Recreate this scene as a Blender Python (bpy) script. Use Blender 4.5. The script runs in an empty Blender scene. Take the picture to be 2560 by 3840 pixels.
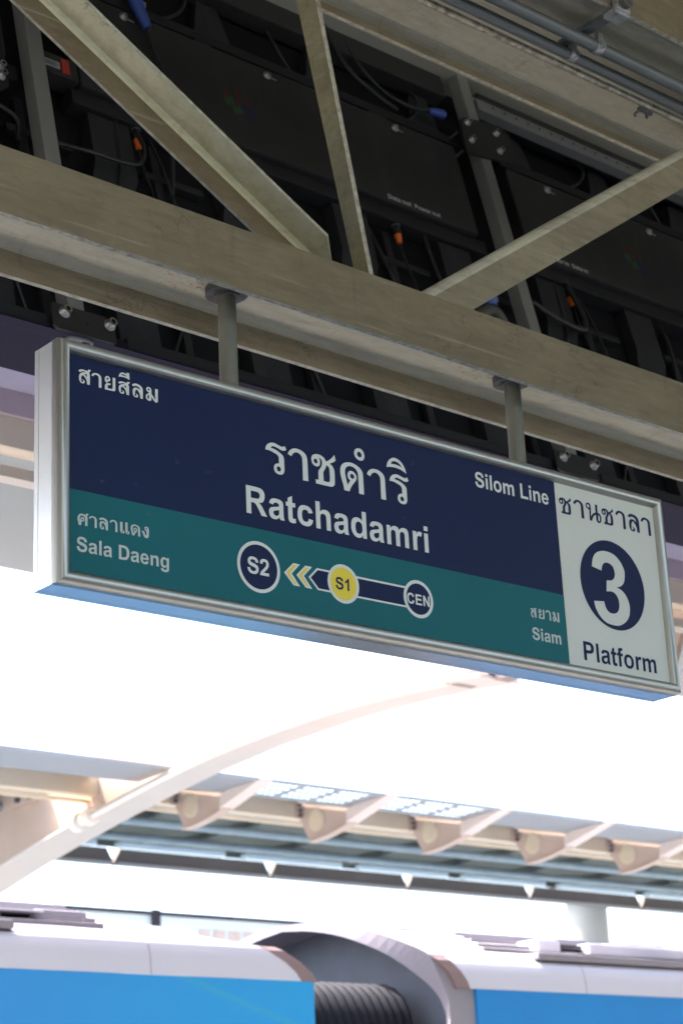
import bpy, bmesh, math, random
from mathutils import Vector, Matrix
from mathutils.geometry import tessellate_polygon
random.seed(7)
R = math.radians
scene = bpy.context.scene
COL = scene.collection
# ------------------------------------------------------------------ camera, sky, sun, exposure
# world: X along the station, Y across the tracks, Z up, origin at the photographer's eye
cam = bpy.data.cameras.new('camera')
cam.sensor_fit = 'VERTICAL'
cam.sensor_height = 36.0
cam.lens = 7409.4 / 3840 * 36
cam.clip_start = 0.05
cam.clip_end = 3000
cam_o = bpy.data.objects.new('camera', cam)
COL.objects.link(cam_o)
rt = Vector((0.75878165, -0.64983877, -0.04427172)); up = Vector((-0.18261727, -0.2774908, 0.94321248)); fw = Vector((0.62522103, 0.70760754, 0.32922671))
m = Matrix((rt, up, -fw)).transposed()
cam_o.matrix_world = m.to_4x4()
cam.dof.use_dof = True
cam.dof.focus_distance = 5.35
cam.dof.aperture_fstop = 5.0
cam.dof.aperture_blades = 0
scene.camera = cam_o

SUN_DIR = Vector((-0.28, 0.42, 0.86)).normalized()          # towards the sun
elev = math.asin(SUN_DIR.z); azim = math.atan2(SUN_DIR.x, SUN_DIR.y)
world = bpy.data.worlds.new('World'); scene.world = world; world.use_nodes = True
wn = world.node_tree
bg = wn.nodes['Background']
sky = wn.nodes.new('ShaderNodeTexSky'); sky.sky_type = 'NISHITA'; sky.sun_disc = False
sky.sun_elevation = elev; sky.sun_rotation = azim
sky.air_density = 1.0; sky.dust_density = 4.0; sky.ozone_density = 1.0
wn.links.new(sky.outputs[0], bg.inputs[0]); bg.inputs[1].default_value = 0.15
sun = bpy.data.lights.new('sun', 'SUN'); sun.energy = 2.6; sun.angle = R(0.53); sun.color = (1.0, 0.95, 0.88)
sun_o = bpy.data.objects.new('sun', sun); COL.objects.link(sun_o)
sun_o.rotation_euler = SUN_DIR.to_track_quat('Z', 'Y').to_euler()
sun_o.location = (0, 20, 60)
vs = scene.view_settings
vs.view_transform = 'Standard'; vs.look = 'None'; vs.gamma = 1.0; vs.exposure = 2.5
try: vs.use_curve_mapping = False
except Exception: pass
scene.cycles.max_bounces = 10; scene.cycles.diffuse_bounces = 6; scene.cycles.glossy_bounces = 4
scene.cycles.sample_clamp_indirect = 8.0
# letter outlines (thousandths of the letter size), word layouts on the sign face, letter advances: plain numbers
GLYPHS = [[[[73,0,73,716,377,716,409,714,441,712,472,709,500,705,521,699,543,692,562,682,580,670,596,655,609,638,621,619,630,600,636,580,639,558,641,537,640,515,638,491,634,467,628,442,620,420,610,400,597,381,582,364,565,350,543,339,517,331,490,324,463,317,476,308,490,299,503,290,515,280,526,269,536,256,546,243,555,230,564,217,573,203,581,189,590,175,700,0,527,0,423,180,411,198,398,217,386,235,375,250,367,260,358,269,349,278,340,285,331,290,321,294,310,296,300,298,288,299,274,299,261,299,247,299,218,299,218,0],[218,413,325,413,350,414,376,414,400,415,420,417,433,420,445,425,456,431,465,440,474,453,481,470,487,488,490,505,489,521,486,537,480,552,472,565,463,575,451,583,438,588,425,592,405,594,380,595,355,595,330,595,218,595]]],
[[[174,361,50,383,56,400,61,417,67,434,75,450,85,465,97,479,111,491,125,502,141,510,158,517,177,521,195,525,216,528,239,530,262,531,285,531,311,530,339,528,366,525,390,520,408,514,425,507,441,497,455,487,465,476,474,463,480,449,485,435,488,414,490,390,491,365,492,340,490,180,491,157,491,135,493,112,495,90,499,68,505,45,512,22,518,0,383,0,380,9,377,18,374,27,372,35,370,42,369,48,367,55,366,62,352,51,338,39,324,28,310,18,298,11,286,5,273,-1,260,-5,247,-8,233,-11,219,-12,205,-12,186,-11,165,-10,144,-6,125,0,108,9,91,20,77,34,65,50,55,71,48,96,43,121,40,145,40,166,43,187,48,207,55,225,64,240,76,254,90,265,105,275,124,284,145,291,168,296,190,302,217,308,247,314,276,320,300,325,314,329,328,333,341,338,355,343,355,357,353,368,351,380,349,391,345,400,340,407,334,412,327,417,320,420,309,423,297,426,283,428,270,428,256,427,241,425,227,422,215,418,208,414,201,408,195,402,190,395,185,387,181,379,178,370],[355,250,344,246,333,243,321,239,310,236,293,232,272,228,252,223,235,218,223,214,210,208,199,202,190,195,184,186,179,176,176,165,175,155,176,145,179,134,184,124,190,115,197,107,206,99,215,93,225,88,235,85,245,83,255,83,265,84,276,86,288,89,300,93,310,98,319,104,327,111,334,120,340,128,344,137,348,146,350,155,352,165,353,179,354,194,355,209,355,222,355,229,355,236,355,243]]],
[[[310,519,310,410,216,410,216,200,216,183,216,165,217,148,218,135,220,129,222,122,226,117,230,112,235,109,242,106,248,105,255,105,266,107,280,110,294,114,308,118,320,12,308,7,295,3,283,-2,270,-5,256,-8,241,-10,225,-12,210,-12,194,-11,177,-9,160,-5,145,0,132,7,120,15,109,25,100,35,93,46,88,59,84,72,82,85,80,107,80,132,79,160,79,186,79,410,16,410,16,519,79,519,79,622,216,702,216,519]]],
[[[524,365,389,341,385,354,380,367,376,380,370,390,363,397,354,403,345,408,335,412,324,415,313,417,302,418,290,418,276,416,260,414,244,409,230,402,218,392,208,379,199,365,192,350,187,331,183,310,181,287,180,265,181,241,183,216,187,191,192,170,199,154,207,139,218,125,230,115,244,108,261,104,277,102,293,101,307,101,320,104,333,107,345,112,355,118,364,126,371,135,378,145,384,157,388,171,392,186,396,200,530,177,523,155,517,132,509,110,500,90,489,73,476,57,461,43,445,30,428,19,409,9,390,1,370,-5,350,-9,330,-12,310,-13,290,-12,264,-10,235,-7,206,-1,180,8,156,21,134,37,113,55,95,75,80,97,67,121,56,146,48,170,43,192,40,214,40,236,40,258,41,285,44,314,48,343,55,370,64,394,76,418,90,440,105,460,122,477,142,492,163,505,185,515,209,522,235,527,262,530,288,531,314,531,340,528,366,524,390,518,412,509,434,497,453,484,470,470,483,456,493,441,502,424,510,410,515,399,518,388,521,376]]],
[[[69,0,206,0,206,260,207,282,208,304,209,326,213,345,218,360,225,375,234,388,245,398,258,406,273,412,289,415,305,416,322,414,340,409,356,402,370,394,379,386,386,375,391,364,395,352,398,334,400,314,401,291,403,270,403,0,540,0,540,325,539,349,538,374,536,398,532,420,526,439,517,458,507,475,495,490,481,501,464,510,447,517,430,523,415,527,400,530,385,531,370,531,349,530,326,527,302,523,280,515,260,503,242,487,224,470,206,453,206,716,69,716]]],
[[[547,0,420,0,420,76,409,63,398,49,387,36,375,25,362,16,348,7,334,0,320,-5,306,-9,291,-11,277,-13,262,-12,240,-10,215,-6,189,0,165,10,143,26,121,45,102,68,85,90,72,113,60,138,52,162,45,185,42,203,41,222,41,241,42,260,43,286,44,314,47,343,52,370,59,393,67,415,78,436,90,455,104,472,119,487,136,500,155,510,178,519,203,525,230,530,255,531,278,529,302,525,324,518,345,510,363,500,379,487,394,473,410,459,410,716,547,716],[183,271,183,247,184,222,186,197,190,175,196,158,203,141,213,127,225,115,241,107,259,102,279,99,297,98,314,99,330,103,346,109,360,118,373,130,384,146,394,163,402,180,407,198,409,217,410,236,410,255,410,277,409,301,407,324,402,345,395,361,385,377,373,391,360,402,346,411,330,418,313,423,297,425,281,424,265,420,249,413,235,405,222,394,210,381,200,366,192,350,187,332,184,312,183,291]]],
[[[62,0,199,0,199,255,201,280,202,305,204,330,207,350,211,364,218,377,226,389,235,398,246,405,258,410,272,413,285,414,299,412,314,409,328,403,340,395,348,385,354,372,359,359,362,345,364,329,365,311,365,293,366,275,366,0,503,0,503,255,504,278,505,302,507,325,510,345,515,360,522,375,530,388,540,398,551,405,563,411,577,414,590,414,605,412,621,407,636,400,648,392,656,382,661,370,664,358,666,345,668,328,669,309,669,289,670,270,670,0,807,0,807,330,805,356,804,382,802,407,798,430,792,448,785,465,776,481,765,495,752,506,737,514,721,520,705,525,690,529,675,531,660,532,645,531,625,529,603,525,581,519,560,510,541,496,523,479,505,461,487,443,480,458,472,474,465,488,455,500,443,509,429,516,414,521,400,525,386,528,373,531,359,532,345,531,326,529,306,525,285,520,265,512,246,499,226,483,207,465,188,448,188,519,62,519]]],
[[[203,0,66,0,66,519,193,519,193,445,203,461,213,477,223,492,235,505,250,515,267,522,285,527,300,531,311,532,323,531,334,530,345,527,357,523,369,518,382,513,394,508,351,388,341,393,330,399,320,404,310,407,301,409,293,410,284,409,275,408,265,406,254,402,244,397,235,390,228,379,221,365,216,350,212,335,209,314,207,290,205,265,203,240]]],
[[[72,0,209,0,209,519,72,519]],[[72,589,209,589,209,716,72,716]]],
[[[36,233,177,247,181,228,184,210,188,191,195,175,205,160,216,146,230,134,245,125,265,118,288,113,312,110,335,109,357,109,380,111,402,115,420,120,433,126,445,135,456,144,465,155,472,167,476,180,479,193,480,205,479,216,476,226,471,236,465,245,456,253,445,260,433,267,420,272,395,280,365,288,332,296,300,305,266,314,230,323,195,333,165,345,142,359,120,375,100,394,85,415,74,439,66,466,61,494,60,520,62,543,67,567,75,589,85,610,99,631,116,651,135,669,155,685,176,698,199,708,222,716,245,722,266,726,287,728,309,729,330,728,362,726,400,722,437,716,470,708,495,697,519,683,541,667,560,650,575,633,587,614,597,594,605,575,610,558,612,539,613,521,615,503,470,497,467,512,464,527,461,542,455,555,447,567,438,578,427,588,415,595,396,601,374,605,351,608,328,609,306,608,284,606,263,603,245,598,233,593,222,586,213,578,205,570,200,562,197,553,195,544,195,535,197,525,201,514,207,504,215,495,226,487,240,481,255,475,270,470,291,464,315,458,340,451,365,445,393,438,423,430,453,422,480,413,501,404,522,394,542,383,560,370,575,355,589,338,601,319,610,300,617,279,622,256,625,233,625,210,622,186,618,162,610,137,600,115,587,94,572,74,554,56,535,40,513,26,487,13,461,3,435,-5,410,-10,384,-12,359,-13,333,-12,300,-10,264,-6,228,0,195,10,167,23,140,41,115,60,95,80,80,101,68,125,58,149,50,170,45,185,42,201,39,217]]],
[[[72,0,209,0,209,716,72,716]]],
[[[40,267,42,294,46,321,51,349,60,375,71,400,86,425,102,448,120,468,140,485,163,500,187,512,210,521,233,527,256,530,280,532,304,531,332,529,362,526,392,520,420,510,446,496,472,477,495,456,515,435,531,413,543,388,554,363,562,340,567,321,570,301,571,281,571,261,570,236,567,209,563,181,555,155,544,130,530,105,513,81,495,60,475,41,452,25,429,11,405,0,381,-7,356,-11,330,-12,305,-12,277,-10,247,-7,217,-1,190,8,165,21,141,37,119,55,100,75,84,97,70,121,59,145,50,170,44,194,41,218,40,243],[180,260,181,283,183,307,186,330,192,350,200,366,210,381,221,395,235,405,251,412,268,416,287,418,305,419,322,418,340,416,357,412,372,405,386,395,399,382,410,366,418,350,424,330,428,307,429,283,430,260,429,237,428,213,424,190,418,170,410,154,399,139,386,125,372,115,357,108,340,103,322,101,305,100,287,101,268,103,251,108,235,115,221,125,210,139,200,154,192,170,186,190,183,213,181,237]]],
[[[77,0,77,710,222,710,222,121,582,121,582,0]]],
[[[69,0,206,0,206,235,207,262,208,291,209,317,213,340,218,356,225,371,234,384,245,395,258,403,273,409,289,413,305,414,322,412,340,407,356,400,370,392,379,384,386,373,391,362,395,350,398,332,400,310,401,287,403,265,403,0,540,0,540,322,539,347,538,373,536,397,532,420,526,439,517,458,507,475,495,490,481,501,464,510,447,517,430,523,414,527,398,530,381,531,365,531,345,530,323,527,301,523,280,515,259,501,238,482,217,462,196,443,196,519,69,519]]],
[[[371,165,508,142,500,122,493,102,485,83,475,65,462,49,448,35,432,23,415,12,397,4,378,-2,358,-7,340,-10,325,-12,310,-13,295,-13,280,-12,253,-9,221,-6,189,0,160,10,136,24,115,43,96,64,80,85,66,108,55,132,46,157,40,180,37,199,36,218,36,238,37,257,38,283,41,312,45,342,52,370,63,396,76,421,92,444,110,465,131,483,154,499,178,512,200,522,217,527,234,531,252,532,270,531,296,528,327,523,358,516,385,505,408,490,429,472,448,452,465,430,480,405,493,377,504,348,512,320,516,295,517,269,516,243,516,217,173,217,175,200,177,182,180,165,185,150,193,137,202,124,213,113,225,105,238,99,253,95,268,93,283,93,297,94,311,98,324,102,335,108,343,115,350,123,355,132,360,140,363,146,366,152,368,159],[379,304,377,320,376,335,374,351,370,365,362,379,353,393,342,406,330,415,318,421,305,424,292,426,278,426,263,425,248,422,233,417,220,410,209,401,199,390,191,378,185,365,181,351,178,336,177,320,175,304]]],
[[[72,716,336,716,363,714,391,712,417,710,440,708,454,706,468,704,482,700,495,695,515,685,537,672,560,657,580,640,597,620,613,598,628,574,640,550,651,526,660,501,667,475,672,450,675,426,676,402,676,377,675,353,673,325,670,296,666,267,660,240,652,215,643,191,632,168,620,145,606,122,589,99,572,78,555,60,539,47,521,37,503,28,485,20,469,14,453,9,437,6,420,3,402,1,383,1,363,0,344,0,72,0],[217,595,285,595,310,594,335,592,359,591,380,588,396,584,411,580,426,573,440,565,454,554,467,540,479,526,490,510,498,494,505,476,511,458,515,440,519,420,522,399,523,378,524,357,524,334,522,310,519,287,515,265,509,245,502,225,494,206,485,190,476,177,465,165,452,154,440,145,427,138,414,133,399,128,385,125,370,123,355,122,340,122,325,121,217,121]]],
[[[60,-34,60,-51,60,-67,61,-84,65,-100,72,-117,81,-134,92,-151,105,-165,121,-177,140,-186,160,-194,180,-200,205,-205,233,-208,262,-209,290,-210,318,-210,347,-208,375,-205,400,-200,422,-193,443,-184,463,-173,480,-160,495,-146,507,-131,518,-113,525,-95,531,-64,534,-28,537,12,540,50,540,519,412,519,412,446,400,460,389,475,377,488,365,500,352,509,339,516,324,522,310,527,295,530,280,532,265,532,250,531,227,528,201,523,174,516,150,505,129,489,108,470,90,448,75,425,63,399,54,371,47,343,42,320,40,306,39,293,39,279,40,265,42,240,44,210,48,179,55,150,64,124,76,99,90,75,105,55,122,39,141,25,161,13,180,5,197,0,214,-1,232,-1,250,0,270,2,290,6,311,11,330,20,349,33,367,51,385,69,403,87,403,10,403,-3,403,-16,402,-28,400,-40,397,-51,392,-62,386,-72,380,-80,373,-86,364,-91,355,-94,345,-97,332,-100,316,-102,300,-103,285,-103,272,-102,258,-101,245,-98,235,-95,229,-91,225,-86,221,-81,218,-75,217,-70,216,-64,216,-59,216,-53],[180,273,180,251,182,228,185,205,190,185,197,168,207,151,218,137,230,125,243,117,258,111,274,108,290,107,306,109,324,112,340,119,355,128,368,140,380,155,390,172,397,190,402,208,404,228,404,248,404,268,404,290,402,313,400,336,395,355,388,370,379,383,367,395,355,405,341,412,326,417,310,419,295,420,280,419,264,417,249,412,235,405,222,396,209,384,198,370,190,355,185,337,182,316,180,294]]],
[[[73,0,73,716,305,716,338,714,371,713,403,711,430,708,448,705,466,702,483,697,500,690,518,680,537,669,554,655,570,640,584,622,597,601,607,580,615,560,619,544,620,528,619,511,618,495,617,475,615,453,611,431,605,410,595,390,583,370,569,351,555,335,540,322,524,310,507,300,490,292,473,286,456,281,438,278,420,275,396,273,368,272,340,271,312,270,218,270,218,0],[218,595,288,595,315,594,342,594,368,593,390,590,404,586,418,579,430,570,440,560,449,546,458,528,464,510,467,493,466,478,463,462,457,448,450,435,441,424,430,414,418,405,405,400,382,396,355,394,325,393,297,392,218,392]]],
[[[12,519,88,519,88,558,88,579,88,601,89,621,92,640,96,655,103,670,110,683,120,695,132,704,146,712,160,718,175,723,190,726,205,728,220,729,235,728,258,725,284,721,311,716,338,712,320,616,307,618,294,620,281,621,270,622,261,622,251,620,242,618,235,615,231,610,228,604,226,597,225,590,224,582,224,574,225,565,225,556,225,519,327,519,327,411,225,411,225,0,88,0,88,411,12,411]]],
[[[531,263,671,219,664,194,658,168,650,143,640,120,626,98,609,76,590,57,570,40,549,26,527,14,504,5,480,-3,456,-8,431,-11,405,-12,380,-12,349,-10,316,-7,282,-1,250,8,220,21,191,38,164,58,140,80,117,106,97,135,79,167,65,200,55,236,50,274,47,314,46,353,47,395,50,439,55,481,65,520,78,553,96,585,117,614,140,640,166,662,194,680,224,696,255,708,287,717,321,723,355,727,387,728,416,727,445,725,473,720,500,712,525,701,549,687,571,671,590,655,605,641,618,625,630,608,640,590,648,571,655,551,661,531,667,511,524,477,517,496,511,516,504,534,495,550,485,562,473,573,459,582,445,590,430,596,414,601,397,604,380,604,359,602,335,598,311,592,290,582,272,569,257,552,243,534,230,515,219,495,209,473,201,450,195,430,192,413,192,396,193,379,194,362,195,334,197,302,200,269,205,240,212,217,222,194,233,173,245,155,258,143,272,132,288,124,305,118,323,114,341,112,360,111,378,112,394,114,410,117,426,121,440,128,455,138,470,150,483,165,495,180,505,199,514,220,522,242]]],
[[[73,0,73,716,604,716,604,595,218,595,218,436,577,436,577,315,218,315,218,121,618,121,618,0]]],
[[[74,0,74,716,215,716,508,238,508,716,642,716,642,0,497,0,209,467,209,0]]],
[[[393,0,256,0,256,517,245,507,233,497,222,487,210,478,197,469,183,461,169,453,155,446,138,438,119,430,99,422,80,414,80,539,100,547,121,555,141,563,160,572,176,583,192,595,207,607,220,620,232,632,243,644,253,657,262,670,268,682,273,694,277,707,282,719,393,719]]],
[[[505,128,505,0,23,0,26,18,28,35,31,53,35,70,42,88,50,106,59,123,70,140,84,159,100,178,117,197,135,215,161,241,192,270,223,299,250,325,270,344,290,364,309,383,325,400,334,412,342,424,349,437,355,450,360,464,363,478,366,493,366,508,364,524,361,541,356,557,350,570,343,578,335,585,325,590,315,595,305,599,293,602,282,604,270,605,258,604,244,601,232,597,220,592,210,586,200,579,191,570,185,560,180,545,177,527,175,508,172,490,35,503,39,528,43,553,48,578,55,600,63,619,73,638,86,655,100,670,117,682,137,693,158,701,180,708,202,713,226,717,249,719,273,719,299,718,327,715,355,710,380,702,403,691,424,678,443,662,460,645,473,626,484,605,492,584,498,565,501,552,502,539,503,526,502,513,501,494,499,473,495,451,490,430,482,409,471,387,459,365,445,345,424,320,399,294,374,268,350,245,331,227,311,208,292,191,275,175,264,164,253,152,243,140,232,128]]],
[[[37,190,170,206,173,192,176,177,180,163,185,150,192,139,200,128,210,119,220,112,231,107,242,103,254,102,266,101,279,102,293,104,307,108,320,113,332,120,343,130,352,140,360,152,366,166,371,182,374,199,375,215,374,231,372,247,368,262,362,275,355,286,346,296,336,305,325,312,313,317,301,320,288,322,275,322,261,321,246,318,232,315,217,312,232,424,247,426,262,427,276,429,290,432,303,437,315,443,326,451,335,460,342,472,347,486,351,500,352,515,351,531,347,547,341,562,335,575,328,583,319,589,310,594,300,598,290,601,280,604,269,605,259,605,248,604,236,601,225,597,215,592,206,585,198,575,191,565,185,555,181,545,178,534,176,523,174,512,47,533,52,554,57,576,63,596,70,615,78,630,87,645,98,658,110,670,124,681,140,690,157,698,175,705,195,711,217,715,240,718,262,719,288,718,317,714,345,708,370,700,391,688,411,673,429,657,445,640,458,623,469,605,478,586,485,570,488,560,489,549,489,538,488,527,486,510,482,489,477,468,470,450,461,435,451,422,438,410,425,400,410,392,394,386,377,381,360,375,379,370,399,365,418,359,435,350,451,338,466,324,479,307,490,290,499,271,507,250,513,227,515,205,514,181,510,157,504,132,495,110,483,90,469,72,453,55,435,40,416,26,394,14,372,3,350,-5,329,-10,308,-12,286,-13,265,-12,241,-11,217,-9,193,-5,170,2,149,12,129,25,111,40,95,55,81,71,69,89,58,107,50,125,45,141,42,157,40,174]]],
[[[540,519,403,519,403,284,402,257,401,228,400,202,396,179,391,163,384,148,375,135,364,124,351,116,336,110,320,106,304,105,287,107,269,112,253,119,239,127,230,135,223,146,218,157,214,169,211,187,209,209,208,232,206,254,206,519,69,519,69,197,70,172,71,146,73,122,77,99,83,80,92,61,102,44,114,29,128,18,145,9,162,2,179,-4,195,-8,211,-11,228,-12,244,-12,264,-11,286,-8,308,-4,329,4,350,18,371,36,392,57,413,76,413,0,540,0]]],
[[[4,519,140,519,228,180,315,519,462,519,545,180,637,519,773,519,613,0,480,0,388,345,296,0,164,0]]],
[[[0,754,16,783,32,813,49,843,70,870,95,895,124,918,154,939,184,957,214,970,245,981,276,989,307,995,342,998,378,1000,414,999,449,996,487,989,526,979,564,967,599,952,630,937,659,918,685,898,707,876,725,854,739,828,751,802,760,776,765,753,769,728,770,702,771,677,773,549,775,376,777,186,778,5,567,0,569,180,571,370,572,542,571,669,570,693,568,716,563,739,555,759,545,779,533,797,518,814,502,828,484,841,465,852,444,861,423,868,401,872,378,874,354,873,332,871,310,865,289,858,268,848,249,836,232,823,215,808,200,792,186,776,175,758,166,739,157,719,148,700]]],
[[[0,702,0,720,2,738,6,756,13,774,23,793,37,811,53,829,72,843,96,858,125,870,155,881,185,889,217,893,250,895,283,894,315,891,345,885,374,877,400,867,424,855,444,844,462,831,478,817,492,802,504,786,513,768,521,750,530,732,559,748,588,764,617,780,645,798,673,818,701,840,727,863,753,887,778,913,802,942,825,971,849,1000,891,841,874,825,858,809,841,794,822,780,789,761,750,741,708,720,668,699,689,687,710,676,731,664,749,649,767,630,783,608,798,584,810,561,817,540,823,518,826,495,827,472,828,405,828,316,827,229,825,163,824,145,823,127,819,109,812,91,801,74,786,57,770,42,752,29,733,19,711,12,689,7,667,4,565,2,429,1,278,1,136,0,127,122,232,125,233,185,234,248,235,307,237,352,239,368,243,385,249,401,257,418,270,437,288,458,306,479,322,500,336,520,348,540,360,560,369,579,375,595,380,611,383,628,385,644,387,663,388,683,387,703,384,720,378,736,370,751,359,764,346,774,326,783,302,789,276,795,251,801,265,789,280,777,294,765,304,750,310,730,314,707,316,683,316,660,314,639,309,618,303,597,295,579,284,565,271,552,256,540,241,531,225,524,208,519,191,517,175,516,153,518,129,521,105,527,84,536,65,546,48,559,33,575,22,592,13,617,7,646,2,676],[88,682,89,693,93,705,99,715,106,725,115,732,127,739,138,744,150,746,162,745,174,741,186,735,195,728,203,717,210,705,215,691,219,679,220,667,219,654,217,642,212,631,206,622,198,613,189,606,179,601,169,599,158,600,147,602,137,605,127,609,117,615,109,623,102,631,96,643,91,656,88,669],[535,631,549,626,563,621,576,615,588,608,601,599,613,588,624,577,632,563,639,549,643,532,646,515,647,497,649,434,649,350,648,266,646,204,645,190,642,174,638,160,632,148,624,139,613,131,602,125,590,123,556,121,512,122,465,124,419,125,418,192,417,262,417,325,417,373,419,386,423,398,429,411,435,423,446,441,461,462,476,483,489,503,500,521,509,538,518,556,525,572,529,587,531,602,533,617]]],
[[[1,636,3,667,6,699,13,730,23,762,38,793,57,825,79,856,104,882,130,904,161,923,192,940,224,954,256,966,288,976,321,984,353,990,392,995,432,999,474,1000,513,998,555,992,598,983,641,971,681,958,721,942,759,924,795,904,827,883,853,862,878,838,900,813,917,787,930,761,938,732,944,702,946,671,949,542,950,371,951,182,951,2,743,5,743,168,743,339,743,495,741,612,740,641,736,669,729,696,720,721,709,745,696,767,680,787,662,805,638,823,610,840,579,855,548,866,515,872,479,875,443,875,410,872,382,868,354,860,327,849,302,836,280,820,260,802,242,781,228,760,216,736,207,711,200,684,196,658,195,626,197,592,200,556,205,521,213,482,222,439,232,397,242,356,250,318,259,281,267,244,275,207,402,379,383,392,364,405,346,419,331,434,320,453,311,473,304,494,300,515,297,534,296,553,298,573,302,593,310,614,321,635,334,655,349,672,367,687,388,699,410,709,433,715,458,718,486,717,513,714,538,707,562,697,585,683,606,667,624,650,639,632,652,612,662,592,669,571,672,553,673,533,672,513,668,493,661,472,652,450,641,428,627,407,603,378,573,346,541,313,513,280,487,246,462,211,439,178,420,149,408,130,397,110,387,90,377,71,369,54,362,36,355,18,348,0,131,2,126,41,121,80,116,118,108,156,96,200,81,245,65,291,51,335,39,376,27,418,16,460,8,499,3,533,1,568,0,602],[405,545,406,556,409,568,414,580,421,591,431,601,443,610,456,618,470,622,484,622,500,619,515,614,528,607,540,598,552,586,561,573,568,560,571,548,573,534,572,520,569,508,563,496,555,485,545,474,535,466,522,461,508,457,494,455,481,456,467,458,453,464,440,471,429,480,420,494,413,511,408,529]]],
[[[7,1000,244,997,250,281,283,278,316,277,347,273,375,263,399,243,421,217,438,188,446,159,446,131,439,100,425,71,406,47,379,29,345,14,309,4,274,0,233,2,190,9,147,22,110,40,79,65,52,96,29,131,12,168,3,208,0,251,0,296,1,340,1,471,3,640,5,824],[164,166,172,183,187,199,205,212,223,218,241,214,261,203,280,188,295,173,306,157,316,139,321,121,321,107,312,98,297,91,278,87,261,85,245,84,227,85,210,89,196,96,183,110,172,129,164,149]]],
[[[0,157,17,227,33,297,51,366,76,435,109,504,147,573,191,639,238,700,289,755,346,807,406,854,467,895,526,928,588,956,651,978,714,993,784,1000,858,1000,932,994,1002,983,1075,965,1148,941,1218,912,1284,878,1351,836,1417,787,1479,734,1536,678,1587,617,1633,553,1675,487,1711,422,1740,359,1764,292,1785,227,1804,169,1816,127,1828,85,1838,42,1849,0,1791,28,1734,57,1676,85,1616,112,1549,138,1480,165,1407,189,1333,209,1245,228,1150,245,1051,258,951,267,842,269,726,267,614,262,518,255,458,249,398,240,337,229,276,217,210,204,140,189,70,173],[428,469,449,514,470,561,492,605,521,643,559,674,602,701,649,722,696,737,748,746,803,749,859,748,913,743,972,735,1033,724,1094,708,1150,687,1201,661,1249,629,1293,594,1334,558,1367,522,1397,482,1424,441,1453,400,1392,418,1331,435,1269,452,1206,466,1127,481,1041,495,953,507,873,514,806,514,736,510,668,504,607,498,563,492,518,485,473,477]]],
[[[0,103,26,191,50,278,78,365,116,448,164,529,221,610,284,683,353,744,429,791,513,826,599,851,684,867,768,870,853,863,935,849,1013,834,1081,817,1147,796,1211,773,1277,751,1269,981,1705,1000,1760,0,1679,31,1598,63,1516,94,1431,119,1323,145,1204,170,1081,190,960,204,845,210,727,210,609,205,489,195,368,177,246,154,123,128],[416,417,456,468,495,522,536,570,587,603,650,618,723,619,798,612,870,602,943,590,1018,572,1089,550,1152,524,1199,493,1241,455,1280,415,1320,376,1230,392,1139,409,1050,425,962,436,878,442,791,445,707,445,633,443,579,439,525,432,470,424]]],
[[[0,820,22,848,44,877,67,904,94,926,132,947,176,967,222,982,267,993,318,998,372,1000,426,998,478,991,532,981,587,966,640,948,687,927,728,903,765,876,799,845,826,812,847,777,864,739,875,698,880,655,884,527,884,361,882,180,881,6,661,2,662,58,663,115,662,170,655,223,639,274,618,322,592,369,564,413,528,459,488,504,445,549,403,594,378,577,352,561,328,543,309,522,290,492,274,456,260,419,251,382,247,346,247,309,248,272,249,234,281,244,314,255,346,263,375,264,404,256,432,241,458,223,477,203,491,183,500,160,505,136,504,113,496,90,482,66,464,44,442,27,417,15,387,6,355,1,326,0,289,3,249,9,210,20,177,37,148,63,121,96,98,134,81,174,69,222,63,275,60,329,60,380,62,424,68,471,77,516,90,555,107,585,129,614,155,640,184,661,218,678,256,692,296,701,334,705,379,701,428,693,476,679,520,664,558,645,592,622,625,598,659,574,652,607,645,640,637,671,624,701,604,730,581,758,553,783,522,804,485,818,443,828,400,834,359,837,323,837,285,833,249,826,219,817,201,805,186,788,172,769,157,752],[220,144,221,160,226,178,234,197,244,212,257,225,273,237,290,245,305,247,319,244,333,235,346,222,356,209,364,192,370,173,374,154,374,137,369,124,360,112,349,101,336,95,318,92,296,93,275,96,257,102,244,109,233,119,224,130]]],
[[[40,807,43,834,50,864,62,895,79,921,105,946,137,969,172,987,207,998,247,1000,291,996,334,985,371,969,401,945,428,916,449,881,462,843,470,777,470,697,468,611,467,528,500,499,534,471,567,442,597,410,631,366,665,316,700,263,734,211,751,218,769,225,784,233,791,245,790,272,781,308,771,347,765,386,764,505,766,659,768,828,770,990,992,987,990,770,988,542,986,336,983,184,983,156,981,127,976,100,967,75,952,53,933,34,910,17,886,6,860,1,832,0,804,4,778,11,749,24,719,43,689,65,662,89,632,121,602,158,573,196,547,231,526,257,505,284,485,311,464,338,464,288,465,237,464,189,461,148,458,124,452,100,443,76,427,56,404,39,374,23,341,11,309,4,275,1,238,2,202,8,169,18,135,36,101,59,70,86,45,115,26,146,13,181,4,217,0,252,1,285,7,319,18,353,35,385,59,417,90,448,123,475,153,497,175,508,199,515,223,521,247,527,249,547,253,568,254,587,248,603,231,615,206,624,178,632,155,644,133,663,112,686,93,709,77,731,64,748,52,766,44,786],[172,829,173,849,181,870,193,889,206,900,221,903,240,900,260,893,276,883,288,871,299,855,307,837,312,820,313,803,311,784,306,766,297,753,282,745,263,741,243,740,227,745,210,760,193,782,179,807],[136,304,142,325,150,347,161,367,175,384,193,401,216,416,239,425,255,424,263,407,267,378,268,345,267,313,266,276,263,233,259,193,251,163,241,149,226,136,209,129,194,129,179,138,163,156,149,177,139,200,134,224,132,251,133,279]]],
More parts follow.
